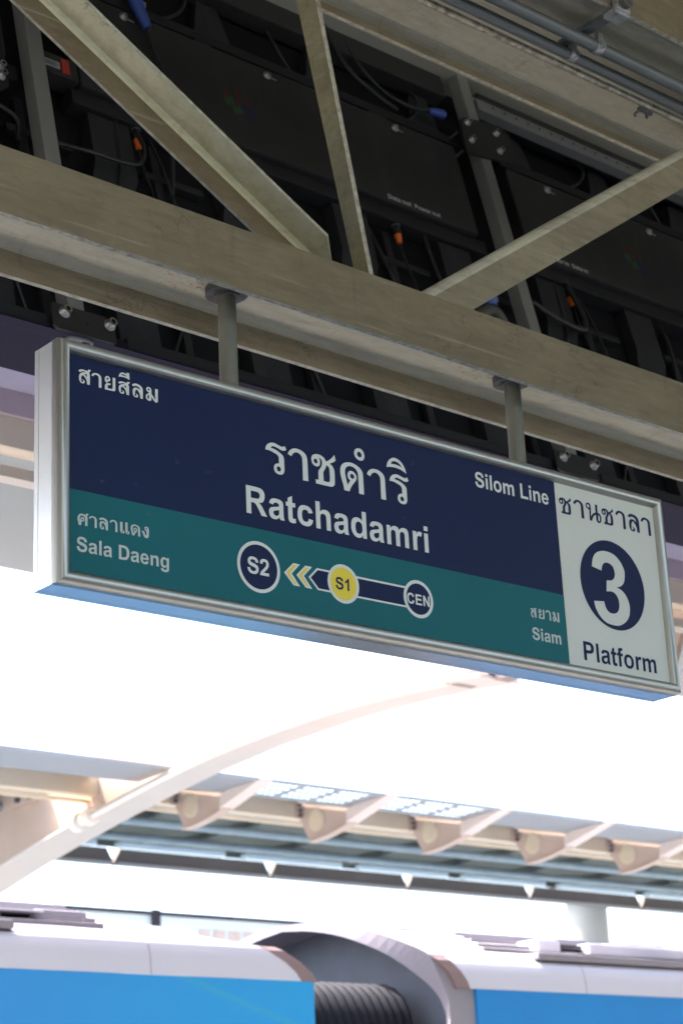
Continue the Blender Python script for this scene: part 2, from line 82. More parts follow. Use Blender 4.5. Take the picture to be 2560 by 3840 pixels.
[[[274,795,271,833,276,873,288,911,308,942,339,966,381,984,426,996,469,1000,511,996,555,986,595,968,629,945,657,914,680,876,696,834,704,789,706,666,702,505,693,343,683,221,677,182,666,141,651,103,629,71,600,45,565,24,526,8,487,0,441,0,390,6,340,20,295,39,258,67,224,103,195,143,169,185,147,237,130,296,114,352,95,397,76,418,52,434,25,448,0,464,47,596,88,588,131,580,172,571,206,557,233,538,255,515,273,488,288,460,300,422,309,378,317,335,331,299,350,275,374,256,401,239,426,220,439,253,453,286,465,319,473,352,477,407,477,472,477,540,476,607,444,613,411,618,380,626,355,641,329,671,305,711,285,754],[383,815,390,834,402,854,419,872,435,881,454,879,474,868,495,853,512,839,526,823,539,805,548,787,549,772,541,760,524,750,504,742,485,738,467,737,447,739,429,745,414,753,402,765,391,781,384,798]]],
[[[0,466,2,532,17,602,39,671,67,732,98,782,138,831,184,876,232,914,283,943,338,966,395,983,452,994,514,1000,581,1000,647,994,707,981,763,959,816,929,863,894,905,854,942,807,974,754,1001,697,1020,638,1032,578,1038,514,1037,450,1030,388,1017,329,997,268,971,210,939,159,900,119,853,82,802,52,751,28,700,12,647,3,594,0,544,2,483,10,417,23,352,43,292,67,239,97,190,132,145,172,107,217,71,272,38,334,13,400],[296,466,299,496,306,531,318,566,335,600,360,632,390,664,425,692,460,710,497,716,538,714,578,705,612,691,647,671,682,643,711,611,734,578,747,545,753,508,754,471,750,435,743,400,730,364,713,331,691,305,663,288,630,277,594,271,561,269,523,271,482,277,443,287,409,301,382,318,358,341,338,365,322,387,311,405,303,424,297,444]]],
[[[1,813,6,843,15,876,29,908,47,935,71,956,102,974,135,988,167,996,200,1000,235,999,268,994,294,983,323,962,351,935,373,903,383,867,384,752,375,600,362,433,351,274,376,308,401,343,427,376,455,407,488,434,524,459,561,482,596,502,626,516,658,528,690,540,721,552,720,1000,891,994,873,561,910,555,948,551,984,544,1014,531,1043,506,1071,473,1094,435,1111,397,1122,357,1128,314,1129,270,1126,229,1120,193,1110,155,1095,119,1077,88,1058,64,1033,43,1005,24,974,12,937,4,894,0,852,2,819,13,791,38,766,73,747,114,734,156,727,214,727,281,730,352,731,421,698,406,665,393,633,378,604,359,572,331,540,297,509,260,484,223,460,179,439,130,419,80,398,30,228,25,247,595,236,607,226,620,215,633,201,643,180,651,154,658,127,665,102,673,79,683,56,694,36,706,21,722,10,741,3,764,0,788],[88,848,93,863,103,879,116,893,130,902,148,906,169,906,190,904,207,898,226,885,247,867,265,847,275,827,278,810,275,790,267,771,256,755,239,745,216,736,192,732,171,732,152,737,133,748,117,761,104,776,95,792,89,811,86,831],[911,455,933,436,957,417,978,398,994,375,1006,347,1014,314,1019,280,1020,247,1017,216,1010,182,1000,151,989,128,976,117,958,109,939,106,924,108,910,120,897,138,887,161,882,184,884,238,892,307,902,382]]],
[[[0,717,7,746,13,776,21,805,34,833,52,861,74,888,99,914,127,936,157,955,190,970,224,983,257,992,290,998,322,1000,355,999,386,996,418,991,450,982,482,972,513,963,543,956,574,948,604,941,631,938,651,938,673,941,693,946,712,952,725,959,738,968,750,978,763,988,822,877,811,867,800,857,789,847,776,839,760,831,742,824,724,819,706,816,682,814,657,814,631,816,606,820,578,827,549,837,519,848,489,857,459,865,429,872,399,878,371,883,349,884,325,885,302,884,282,880,268,875,254,867,242,858,232,850,225,842,221,833,218,824,214,816,243,813,272,811,300,808,328,803,361,796,396,787,431,777,465,765,498,751,531,736,563,720,591,704,615,690,639,676,660,660,678,642,691,623,702,602,709,580,714,557,717,523,718,483,717,440,717,399,718,346,719,286,719,229,717,181,714,156,708,131,699,106,689,84,678,67,664,52,648,37,631,26,613,16,592,9,572,4,551,1,524,0,493,1,461,4,433,10,408,20,385,33,364,48,347,64,334,83,324,105,317,127,313,149,311,170,312,192,316,214,320,234,326,251,335,268,345,285,357,299,370,312,385,323,401,333,417,340,439,346,463,350,488,353,513,357,513,391,513,427,513,461,513,490,513,509,512,528,511,547,506,564,498,582,488,600,475,616,459,630,435,642,406,653,374,663,343,672,303,684,258,696,212,708,167,715,126,719,84,719,42,717],[421,188,421,199,423,210,427,222,433,232,442,241,453,249,466,256,479,260,494,260,509,258,525,254,538,248,550,239,560,228,569,215,576,203,579,191,581,178,580,165,577,153,573,141,566,129,557,118,546,110,533,104,517,99,501,97,486,98,472,101,459,107,447,115,438,125,431,138,426,155,422,172]]],
[[[0,458,2,508,8,561,20,615,39,666,66,715,99,763,138,807,179,844,224,873,274,896,325,912,375,921,425,921,475,912,525,901,572,892,613,889,656,887,698,885,740,884,741,1000,966,992,960,971,955,950,948,930,937,910,915,885,886,858,855,831,825,803,841,765,858,727,873,688,880,647,881,524,876,366,868,193,862,27,654,24,659,159,664,300,667,430,667,531,663,570,656,608,644,644,627,675,606,701,579,723,548,741,515,755,476,768,431,778,387,781,347,774,313,755,282,724,256,689,235,653,221,616,213,576,209,535,207,496,208,458,212,421,218,385,224,348,232,381,241,415,250,448,263,481,280,518,300,558,323,594,347,623,372,643,400,658,430,668,459,669,491,659,525,640,557,616,582,591,601,565,616,535,625,503,627,473,621,443,609,412,591,384,571,362,546,350,517,345,487,340,459,331,430,315,401,296,375,273,358,247,344,199,334,139,327,75,318,13,112,0,108,31,105,62,101,93,95,123,83,161,68,203,53,246,39,289,26,330,14,371,4,414],[375,452,377,468,383,487,392,505,403,517,417,524,436,526,454,525,470,520,485,510,500,495,511,478,515,462,510,446,499,429,485,414,470,404,454,399,435,398,417,401,403,406,392,414,383,425,377,438]]],
[[[0,759,23,782,46,805,69,827,95,847,123,864,154,879,186,891,218,899,260,905,308,908,356,908,404,906,460,901,520,893,582,884,643,876,714,1000,892,993,879,965,867,937,853,910,838,885,819,864,798,845,776,826,755,807,768,782,782,757,794,732,804,705,812,671,818,634,823,596,824,557,824,448,821,308,818,156,815,10,621,14,616,61,612,108,606,154,596,198,580,246,560,295,535,342,506,386,468,428,423,467,375,506,329,545,305,524,280,502,257,480,238,455,225,427,216,395,209,363,205,333,204,307,205,282,207,257,209,232,237,239,266,247,294,254,320,254,351,248,383,236,413,222,435,206,448,190,456,170,460,149,460,128,457,106,449,83,438,62,423,43,402,28,375,14,347,5,320,0,286,0,247,5,209,15,176,30,148,54,122,83,100,117,82,152,69,190,61,232,56,275,53,316,51,354,51,394,54,433,61,470,74,505,90,539,111,572,136,602,166,630,202,657,240,681,280,701,338,722,406,740,478,758,548,777,511,783,474,791,438,797,403,799,372,798,340,794,308,788,280,781,258,773,236,762,216,750,197,738,183,728,170,716,157,703,144,691],[201,143,200,159,202,178,209,196,217,211,230,222,246,231,263,236,279,237,297,232,317,222,335,210,349,197,357,183,362,166,363,149,361,135,355,124,345,115,333,107,320,102,303,100,283,99,263,100,246,104,231,110,218,119,207,130],[420,605,597,682,609,449,595,469,580,491,565,511,547,529,520,548,488,567,453,586]]],
[[[0,723,1,752,2,786,6,819,15,850,29,879,47,906,69,931,92,952,118,970,147,984,177,995,206,1000,237,999,270,992,301,982,329,967,355,946,381,921,402,892,419,864,430,835,436,802,439,771,437,743,430,723,419,703,404,685,386,669,363,656,335,645,307,635,281,623,260,610,238,594,219,578,204,563,195,550,190,537,185,522,181,508,209,506,237,504,265,503,294,502,334,501,379,501,425,502,471,502,452,402,423,397,394,393,365,387,339,379,313,370,288,358,265,343,247,325,236,301,230,273,226,243,224,216,224,192,226,169,230,146,233,122,316,128,403,132,482,138,542,145,558,151,573,162,586,176,596,191,606,208,613,227,618,248,620,267,622,402,624,587,624,792,625,988,840,993,840,771,840,537,840,327,838,173,836,148,833,122,826,97,814,76,796,58,774,43,748,30,723,22,692,15,657,12,621,11,586,10,473,8,325,5,164,3,10,0,9,48,7,96,6,143,6,185,7,218,9,251,13,283,21,313,34,340,51,366,70,390,89,412,107,428,127,443,147,457,167,472,141,492,115,512,89,532,67,552,50,571,34,591,20,612,9,633,3,654,1,676,0,699],[146,819,150,837,159,855,170,871,183,882,198,889,217,891,235,891,251,886,266,876,280,861,293,844,301,827,304,812,305,794,302,777,296,764,285,753,270,745,253,740,236,737,220,737,203,740,186,746,173,755,162,768,153,785,148,802]]]]
LAYOUT = [[[40,0.02902,-0.07648,44,44],[41,0.11165,-0.07681,40,40],[32,0.15541,-0.03217,20,20],[33,0.19784,-0.07724,40,40],[34,0.24238,-0.07755,40,40],[27,0.06943,-0.07608,41,39],[40,0.15345,-0.07706,43,39]],
[[38,0.64492,-0.20087,92,92],[27,0.72484,-0.20091,92,92],[28,0.81065,-0.201,102,102],[29,0.91712,-0.20109,91,91],[36,0.97311,-0.09632,38,38],[31,1.0971,-0.10157,42,42],[27,1.01849,-0.20108,90,90],[38,1.10622,-0.20091,92,90]],
[[0,0.56387,-0.33659,114,114],[1,0.64619,-0.33659,114,114],[2,0.70959,-0.33659,114,114],[3,0.74756,-0.33659,114,114],[4,0.81096,-0.33659,114,114],[1,0.88063,-0.33659,114,114],[5,0.94403,-0.33659,114,114],[1,1.01371,-0.33659,114,114],[6,1.0771,-0.33659,114,114],[7,1.17848,-0.33659,114,114],[8,1.22283,-0.33659,114,114]],
[[9,1.4564,-0.08459,64,69],[8,1.49903,-0.08459,64,69],[10,1.5168,-0.08459,64,69],[11,1.53457,-0.08459,64,69],[6,1.57362,-0.08459,64,69],[12,1.6482,-0.08459,64,69],[8,1.68725,-0.08459,64,69],[13,1.70502,-0.08459,64,69],[14,1.74407,-0.08459,64,69]],
[[39,0.02626,-0.47218,35,35],[30,0.15656,-0.4709,31,31],[35,0.22438,-0.47099,32,32],[27,0.06084,-0.47156,31,31],[33,0.09177,-0.47143,31,32],[27,0.1243,-0.47128,31,32],[30,0.17286,-0.47077,29,32],[29,0.18976,-0.47063,31,31]],
[[9,0.02196,-0.54315,54,55],[1,0.05805,-0.54315,54,55],[10,0.08812,-0.54315,54,55],[1,0.10316,-0.54315,54,55],[15,0.14828,-0.54315,54,55],[1,0.18734,-0.54315,54,55],[14,0.21741,-0.54315,54,55],[13,0.24749,-0.54315,54,55],[16,0.28054,-0.54315,54,55]],
[[40,1.65625,-0.47129,30,32],[41,1.69116,-0.471,30,31],[27,1.7212,-0.47114,30,32],[34,1.75145,-0.47156,30,32]],
[[9,1.65448,-0.54253,55,55],[8,1.69119,-0.54253,55,55],[1,1.70649,-0.54253,55,55],[6,1.7371,-0.54253,55,55]],
[[28,1.82473,-0.10113,63,60],[27,1.89024,-0.10136,60,60],[37,1.94805,-0.1033,62,62],[28,2.02149,-0.10156,63,61],[27,2.08706,-0.10233,60,61],[33,2.14652,-0.10238,61,61],[27,2.20889,-0.10325,60,61]],
[[17,1.87339,-0.57743,86,86],[10,1.93072,-0.57743,86,86],[1,1.95461,-0.57743,86,86],[2,2.0024,-0.57743,86,86],[18,2.03102,-0.57743,86,86],[11,2.05964,-0.57743,86,86],[7,2.11215,-0.57743,86,86],[6,2.14559,-0.57743,86,86]],
[[9,0.56642,-0.51045,65,67],[23,0.60985,-0.51045,65,67]],
[[9,0.87771,-0.50636,49,50],[22,0.91032,-0.50636,49,50]],
[[19,1.14607,-0.50616,44,45],[20,1.17818,-0.50616,44,45],[21,1.20785,-0.50616,44,45]],
[[24,1.93439,-0.43894,348,338]]]
ADVANCE = [722,556,333,556,611,611,889,389,278,667,278,611,611,611,556,722,611,667,333,722,667,722,556,556,556,611,778]
# ------------------------------------------------------------------ materials
def mat(name, col, rough=0.6, metal=0.0, var=None, vscale=6.0, amt=0.5, streak=(1, 1, 1), bump=0.0, bscale=60.0, spec=0.5, extra=None, coat=0.0):
    mt = bpy.data.materials.new(name); mt.use_nodes = True
    nt = mt.node_tree; b = nt.nodes['Principled BSDF']
    b.inputs['Base Color'].default_value = (*col, 1); b.inputs['Roughness'].default_value = rough
    b.inputs['Metallic'].default_value = metal; b.inputs['Specular IOR Level'].default_value = spec
    b.inputs['Coat Weight'].default_value = coat
    L = nt.links
    tc = nt.nodes.new('ShaderNodeTexCoord'); mp = nt.nodes.new('ShaderNodeMapping'); mp.inputs['Scale'].default_value = streak
    L.new(tc.outputs['Object'], mp.inputs[0])
    out = None
    if var:
        n = nt.nodes.new('ShaderNodeTexNoise'); n.inputs['Scale'].default_value = vscale; n.inputs['Detail'].default_value = 8; n.inputs['Roughness'].default_value = 0.65
        L.new(mp.outputs[0], n.inputs[0])
        cr = nt.nodes.new('ShaderNodeValToRGB'); cr.color_ramp.elements[0].position = 0.5 - amt * 0.5; cr.color_ramp.elements[1].position = 0.5 + amt * 0.5
        cr.color_ramp.elements[0].color = (*var, 1); cr.color_ramp.elements[1].color = (*col, 1)
        L.new(n.outputs[0], cr.inputs[0]); out = cr.outputs[0]
        L.new(out, b.inputs['Base Color'])
    if bump:
        n2 = nt.nodes.new('ShaderNodeTexNoise'); n2.inputs['Scale'].default_value = bscale; n2.inputs['Detail'].default_value = 6
        L.new(mp.outputs[0], n2.inputs[0])
        bp = nt.nodes.new('ShaderNodeBump'); bp.inputs['Strength'].default_value = bump; bp.inputs['Distance'].default_value = 0.004
        L.new(n2.outputs[0], bp.inputs['Height']); L.new(bp.outputs[0], b.inputs['Normal'])
    if extra: extra(nt, b, tc, out)
    return mt

def mixc(nt, fac, a, col):
    mx = nt.nodes.new('ShaderNodeMix'); mx.data_type = 'RGBA'
    nt.links.new(fac, mx.inputs['Factor'])
    if isinstance(a, tuple): mx.inputs['A'].default_value = (*a, 1)
    else: nt.links.new(a, mx.inputs['A'])
    mx.inputs['B'].default_value = (*col, 1)
    return mx.outputs['Result']

def ramp(nt, src, lo, hi, inv=False):
    r = nt.nodes.new('ShaderNodeMapRange'); r.inputs['From Min'].default_value = lo; r.inputs['From Max'].default_value = hi
    if inv: r.inputs['To Min'].default_value = 1; r.inputs['To Max'].default_value = 0
    nt.links.new(src, r.inputs['Value']); return r.outputs['Result']

def mul(nt, a, b):
    n = nt.nodes.new('ShaderNodeMath'); n.operation = 'MULTIPLY'; nt.links.new(a, n.inputs[0])
    if isinstance(b, float): n.inputs[1].default_value = b
    else: nt.links.new(b, n.inputs[1])
    return n.outputs[0]

def noise(nt, co, sc, det=6, dist=0.0, scale3=None):
    n = nt.nodes.new('ShaderNodeTexNoise'); n.inputs['Scale'].default_value = sc; n.inputs['Detail'].default_value = det; n.inputs['Distortion'].default_value = dist
    if scale3:
        mp = nt.nodes.new('ShaderNodeMapping'); mp.inputs['Scale'].default_value = scale3; nt.links.new(co, mp.inputs[0]); co = mp.outputs[0]
    nt.links.new(co, n.inputs[0]); return n.outputs[0]

def old_paint(cracks=0.5, dirt=(0.12, 0.095, 0.06), dscale=3.0, dlo=0.5, dhi=0.75, streak=(0.35, 1, 1.6), rust=()):
    """dust streaks, hairline cracks and blistered paint on steel"""
    def f(nt, b, tc, out):
        L = nt.links; co = tc.outputs['Object']
        c = out
        d = ramp(nt, noise(nt, co, dscale, 9, 0.4, streak), dlo, dhi)
        c = mixc(nt, mul(nt, d, 0.6), c, dirt)
        mo = ramp(nt, noise(nt, co, 30, 10, 0.2, (0.22, 1, 1.5)), 0.46, 0.72)
        c = mixc(nt, mul(nt, mo, 0.32), c, tuple(q * 0.75 for q in dirt))
        ml = ramp(nt, noise(nt, co, 60, 8, 0.3, (0.3, 1, 1.6)), 0.55, 0.75)
        c = mixc(nt, mul(nt, ml, 0.16), c, tuple(min(0.7, q * 3.2) for q in dirt))
        sp = ramp(nt, noise(nt, co, 90, 3), 0.66, 0.74)
        c = mixc(nt, mul(nt, sp, 0.35), c, (0.08, 0.065, 0.045))
        # long scratches / drips
        sc = ramp(nt, noise(nt, co, 14, 4, 0.0, (0.12, 1, 3.5)), 0.62, 0.7)
        c = mixc(nt, mul(nt, sc, 0.18), c, (0.5, 0.47, 0.38))
        dr = ramp(nt, noise(nt, co, 8, 5, 0.4, (3.2, 1, 0.35)), 0.6, 0.78)
        c = mixc(nt, mul(nt, dr, 0.3), c, tuple(q * 0.6 for q in dirt))
        # cracks
        v = nt.nodes.new('ShaderNodeTexVoronoi'); v.feature = 'DISTANCE_TO_EDGE'; v.inputs['Scale'].default_value = 3.2
        mp = nt.nodes.new('ShaderNodeMapping'); mp.inputs['Scale'].default_value = (1, 1, 1.7)
        L.new(co, mp.inputs[0])
        nn = nt.nodes.new('ShaderNodeTexNoise'); nn.inputs['Scale'].default_value = 9; nn.inputs['Detail'].default_value = 5; L.new(mp.outputs[0], nn.inputs[0])
        va = nt.nodes.new('ShaderNodeVectorMath'); va.operation = 'MULTIPLY_ADD'; va.inputs[1].default_value = (0.35, 0.35, 0.35)
        L.new(nn.outputs['Color'], va.inputs[0]); L.new(mp.outputs[0], va.inputs[2]); L.new(va.outputs[0], v.inputs['Vector'])
        line = ramp(nt, v.outputs['Distance'], 0.004, 0.016, True)
        gate = ramp(nt, noise(nt, co, 2.3, 2), 0.56, 0.62)
        lg = mul(nt, mul(nt, line, gate), cracks)
        c = mixc(nt, lg, c, (0.06, 0.05, 0.035))
        for (px, py, pz, rad) in rust:
            vd = nt.nodes.new('ShaderNodeVectorMath'); vd.operation = 'DISTANCE'; vd.inputs[1].default_value = (px, py, pz); L.new(co, vd.inputs[0])
            near = ramp(nt, vd.outputs['Value'], rad * 0.45, rad, True)
            rn = ramp(nt, noise(nt, co, 48, 3), 0.60, 0.66)
            c = mixc(nt, mul(nt, mul(nt, near, rn), 1.0), c, (0.42, 0.13, 0.012))
            near2 = ramp(nt, vd.outputs['Value'], rad * 0.3, rad * 0.62, True)
            rn2 = ramp(nt, noise(nt, co, 26, 5), 0.5, 0.6)
            c = mixc(nt, mul(nt, mul(nt, near2, rn2), 0.55), c, (0.14, 0.13, 0.11))
        L.new(c, b.inputs['Base Color'])
        # blisters
        bh = nt.nodes.new('ShaderNodeMath'); bh.operation = 'MULTIPLY_ADD'
        L.new(lg, bh.inputs[0]); bh.inputs[1].default_value = -1.0; L.new(noise(nt, co, 38, 7), bh.inputs[2])
        bp = nt.nodes.new('ShaderNodeBump'); bp.inputs['Strength'].default_value = 0.55; bp.inputs['Distance'].default_value = 0.005
        L.new(bh.outputs[0], bp.inputs['Height']); L.new(bp.outputs[0], b.inputs['Normal'])
    return f

M = {}
M['dusty'] = mat('dusty_shaded_beige_paint', (0.225, 0.183, 0.112), 0.75, var=(0.155, 0.122, 0.072), vscale=5, amt=0.55, streak=(0.6, 1, 1.3), spec=0.25, extra=old_paint(0.4))  # dusty paint, also darkened to put shade on the upright flange faces
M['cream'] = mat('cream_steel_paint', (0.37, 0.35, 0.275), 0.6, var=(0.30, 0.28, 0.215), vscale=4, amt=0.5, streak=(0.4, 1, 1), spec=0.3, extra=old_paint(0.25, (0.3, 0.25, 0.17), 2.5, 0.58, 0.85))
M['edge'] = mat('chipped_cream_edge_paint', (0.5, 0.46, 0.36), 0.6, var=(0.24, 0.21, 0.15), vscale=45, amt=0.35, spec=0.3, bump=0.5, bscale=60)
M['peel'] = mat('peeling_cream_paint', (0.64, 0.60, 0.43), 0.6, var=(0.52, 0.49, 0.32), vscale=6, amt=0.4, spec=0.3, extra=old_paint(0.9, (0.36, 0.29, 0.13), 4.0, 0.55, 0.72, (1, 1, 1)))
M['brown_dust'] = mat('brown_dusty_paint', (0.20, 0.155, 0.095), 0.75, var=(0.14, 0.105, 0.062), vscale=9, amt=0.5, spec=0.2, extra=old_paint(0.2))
M['inner_lit'] = mat('lit_dusty_inner_flange_paint', (0.37, 0.315, 0.22), 0.7, var=(0.27, 0.22, 0.14), vscale=6, amt=0.5, streak=(0.5, 1, 1.3), spec=0.25, extra=old_paint(0.3, (0.16, 0.12, 0.07)))  # dusty paint lightened to make up for weak light on this face
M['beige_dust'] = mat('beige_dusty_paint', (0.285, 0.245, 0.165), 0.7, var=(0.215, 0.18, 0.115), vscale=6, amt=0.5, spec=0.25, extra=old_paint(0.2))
M['ridge_highlight'] = mat('highlit_cream_ridge_paint', (0.52, 0.49, 0.38), 0.55, var=(0.42, 0.39, 0.29), vscale=8, amt=0.5, spec=0.3, extra=old_paint(0.3))  # pale cream paints the highlight along the rounded brace corner
M['olive'] = mat('weathered_olive_cream_paint', (0.30, 0.27, 0.165), 0.7, var=(0.19, 0.165, 0.095), vscale=7, amt=0.5, spec=0.3, extra=old_paint(0.5))
M['alu'] = mat('brushed_aluminium', (0.42, 0.41, 0.375), 0.33, 0.9, var=(0.33, 0.32, 0.285), vscale=5, amt=0.7, streak=(1, 1, 1), bump=0.06, bscale=400)
M['alu_side'] = mat('anodised_aluminium_sheet', (0.84, 0.85, 0.835), 0.27, 0.68, var=(0.78, 0.785, 0.77), vscale=3, amt=0.6, streak=(1, 6, 0.5), bump=0.03, bscale=120)
M['seam'] = mat('dark_seam', (0.03, 0.025, 0.03), 0.8)
M['rod'] = mat('grey_painted_tube', (0.185, 0.175, 0.135), 0.5, 0.25, var=(0.115, 0.108, 0.085), vscale=14, amt=0.6, streak=(1, 1, 0.3))
M['flange'] = mat('dark_flange_steel', (0.165, 0.155, 0.14), 0.6, 0.4, var=(0.05, 0.045, 0.04), vscale=40, amt=0.6)
def speckle(nt, b, tc, out):
    c = mixc(nt, mul(nt, ramp(nt, noise(nt, tc.outputs['Object'], 22, 5), 0.7, 0.78), 0.12), out, (0.25, 0.25, 0.25)); nt.links.new(c, b.inputs['Base Color'])
M['navy'] = mat('navy_sign_vinyl', (0.0045, 0.013, 0.056), 0.55, var=(0.004, 0.0112, 0.049), vscale=3, amt=0.6, spec=0.2, extra=speckle)
M['teal'] = mat('teal_sign_vinyl', (0.006, 0.118, 0.130), 0.55, var=(0.005, 0.104, 0.114), vscale=3, amt=0.6, spec=0.2, extra=speckle)
M['white'] = mat('warm_white_vinyl', (0.61, 0.60, 0.52), 0.5, var=(0.58, 0.57, 0.49), vscale=2, amt=0.7)
M['letter'] = mat('white_letter_vinyl', (0.66, 0.655, 0.59), 0.5)
M['tletter'] = mat('pale_grey_letter_vinyl', (0.50, 0.53, 0.475), 0.5)
M['yellow'] = mat('yellow_vinyl', (0.76, 0.56, 0.02), 0.45)
M['black'] = mat('matt_black_metal', (0.016, 0.0155, 0.0165), 0.6, var=(0.010, 0.010, 0.012), vscale=8, amt=0.7, spec=0.35)
M['void'] = mat('black_back_panel', (0.006, 0.006, 0.008), 0.8, spec=0.2)
def dusty_black(nt, b, tc, out):
    d = ramp(nt, noise(nt, tc.outputs['Object'], 7, 8, 0.5, (1, 1, 0.25)), 0.52, 0.85)
    c = mixc(nt, mul(nt, d, 0.4), out, (0.07, 0.066, 0.06))
    s = ramp(nt, noise(nt, tc.outputs['Object'], 130, 2), 0.68, 0.74)
    c = mixc(nt, mul(nt, s, 0.35), c, (0.12, 0.115, 0.105)); nt.links.new(c, b.inputs['Base Color'])
M['cover'] = mat('dusty_black_cover', (0.027, 0.026, 0.026), 0.55, var=(0.021, 0.0205, 0.021), vscale=5, amt=0.7, spec=0.35, extra=dusty_black)
M['fin'] = mat('charcoal_cast_alloy', (0.02, 0.020, 0.023), 0.55, var=(0.013, 0.013, 0.016), vscale=5, amt=0.7, spec=0.35, extra=dusty_black)
M['post'] = mat('grey_box_section', (0.20, 0.195, 0.185), 0.5, 0.1, var=(0.17, 0.165, 0.155), vscale=6, amt=0.6)
M['rail'] = mat('grey_rail_paint', (0.17, 0.17, 0.17), 0.5, 0.1, var=(0.145, 0.145, 0.145), vscale=20, amt=0.6)
M['plate'] = mat('black_bracket_plate', (0.016, 0.015, 0.014), 0.6, var=(0.024, 0.023, 0.021), vscale=90, amt=0.5, spec=0.4)
M['steel'] = mat('zinc_bolt', (0.48, 0.47, 0.45), 0.3, 0.9, var=(0.3, 0.29, 0.27), vscale=60, amt=0.6)
M['cable'] = mat('black_cable_rubber', (0.012, 0.012, 0.013), 0.5)
M['gcable'] = mat('grey_corrugated_hose', (0.075, 0.07, 0.06), 0.6)
M['blue_plug'] = mat('blue_plastic_plug', (0.035, 0.075, 0.30), 0.4)
M['orange_plug'] = mat('orange_plastic_boot', (0.72, 0.14, 0.02), 0.45)
M['nickel'] = mat('nickel_connector', (0.30, 0.36, 0.35), 0.35, 0.7, var=(0.15, 0.18, 0.17), vscale=50, amt=0.6)
M['label'] = mat('white_sticker', (0.33, 0.33, 0.32), 0.6)
M['red_label'] = mat('red_sticker', (0.40, 0.035, 0.02), 0.6)
M['print'] = mat('grey_screen_print', (0.55, 0.55, 0.54), 0.6)
M['lr'] = mat('faded_red_print', (0.085, 0.008, 0.008), 0.6); M['lg'] = mat('faded_green_print', (0.02, 0.075, 0.025), 0.6); M['lb'] = mat('faded_blue_print', (0.012, 0.011, 0.06), 0.6)
M['purple'] = mat('aubergine_trim_sheet', (0.024, 0.016, 0.031), 0.6, var=(0.019, 0.013, 0.025), vscale=5, amt=0.6, spec=0.12)
M['galv'] = mat('galvanised_conduit', (0.165, 0.175, 0.175), 0.45, 0.4, var=(0.10, 0.108, 0.108), vscale=10, amt=0.5, streak=(0.15, 1, 1))
M['galv_bright'] = mat('worn_galvanised_rod', (0.66, 0.60, 0.48), 0.38, 0.55, var=(0.2, 0.165, 0.115), vscale=30, amt=0.3)
M['zinc'] = mat('zinc_clamp', (0.55, 0.56, 0.55), 0.33, 0.6, var=(0.2, 0.2, 0.19), vscale=40, amt=0.6)
M['concrete'] = mat('platform_concrete', (0.60, 0.58, 0.54), 0.8, var=(0.5, 0.485, 0.45), vscale=2, amt=0.6)
M['deck'] = mat('track_concrete', (0.50, 0.48, 0.45), 0.85, var=(0.38, 0.37, 0.35), vscale=1.5, amt=0.6)
M['ground'] = mat('city_ground', (0.22, 0.22, 0.20), 0.9, var=(0.14, 0.15, 0.12), vscale=0.05, amt=0.6)
M['roofu'] = mat('canopy_underside', (0.50, 0.47, 0.40), 0.7, var=(0.42, 0.40, 0.33), vscale=2, amt=0.6)
M['sand'] = mat('sand_cream_paint', (0.66, 0.54, 0.37), 0.55, var=(0.58, 0.47, 0.32), vscale=3, amt=0.6)
M['sand_light'] = mat('light_cream_paint', (0.86, 0.75, 0.61), 0.55, var=(0.80, 0.69, 0.55), vscale=3, amt=0.6)
M['pink_lit'] = mat('lit_pinkish_paint', (0.70, 0.59, 0.50), 0.5, var=(0.62, 0.51, 0.42), vscale=4, amt=0.6)  # lit copy of the pinkish paint, for the bracket tips
M['pink'] = mat('pinkish_beige_paint', (0.55, 0.41, 0.32), 0.5, var=(0.47, 0.345, 0.265), vscale=3, amt=0.6)
M['soffit'] = mat('grey_soffit_sheet', (0.27, 0.28, 0.285), 0.5, var=(0.24, 0.25, 0.253), vscale=4, amt=0.6, streak=(0.3, 1, 1))
M['eave_sheet'] = mat('grey_green_eave_sheet', (0.385, 0.415, 0.385), 0.5, var=(0.35, 0.38, 0.35), vscale=3, amt=0.6)
M['lilac'] = mat('lilac_grey_soffit', (0.53, 0.51, 0.68), 0.5, var=(0.43, 0.41, 0.56), vscale=3, amt=0.6)
M['mauve'] = mat('mauve_fascia', (0.62, 0.51, 0.58), 0.55, var=(0.54, 0.44, 0.50), vscale=2, amt=0.6)
M['under'] = mat('dark_green_grey_decking', (0.11, 0.128, 0.112), 0.7, var=(0.07, 0.083, 0.073), vscale=2, amt=0.6)
M['fascia'] = mat('brown_grey_fascia', (0.145, 0.125, 0.11), 0.65, var=(0.10, 0.085, 0.072), vscale=2.2, amt=0.5, streak=(0.5, 1, 1))
M['lip'] = mat('pale_fascia_lip', (0.33, 0.33, 0.32), 0.6)
M['pipe_c'] = mat('cyan_grey_conduit', (0.26, 0.34, 0.36), 0.45, var=(0.17, 0.23, 0.245), vscale=3, amt=0.5)
M['tubelamp'] = mat('pale_tray_cover', (0.62, 0.74, 0.76), 0.4)
M['column'] = mat('grey_column_paint', (0.42, 0.42, 0.38), 0.6, var=(0.36, 0.36, 0.325), vscale=1.5, amt=0.6)
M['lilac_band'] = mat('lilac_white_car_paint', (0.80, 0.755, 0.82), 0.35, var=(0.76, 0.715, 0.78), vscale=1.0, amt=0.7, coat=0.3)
M['car_white'] = mat('white_car_roof_paint', (0.38, 0.335, 0.37), 0.5, var=(0.31, 0.275, 0.305), vscale=1.2, amt=0.6)
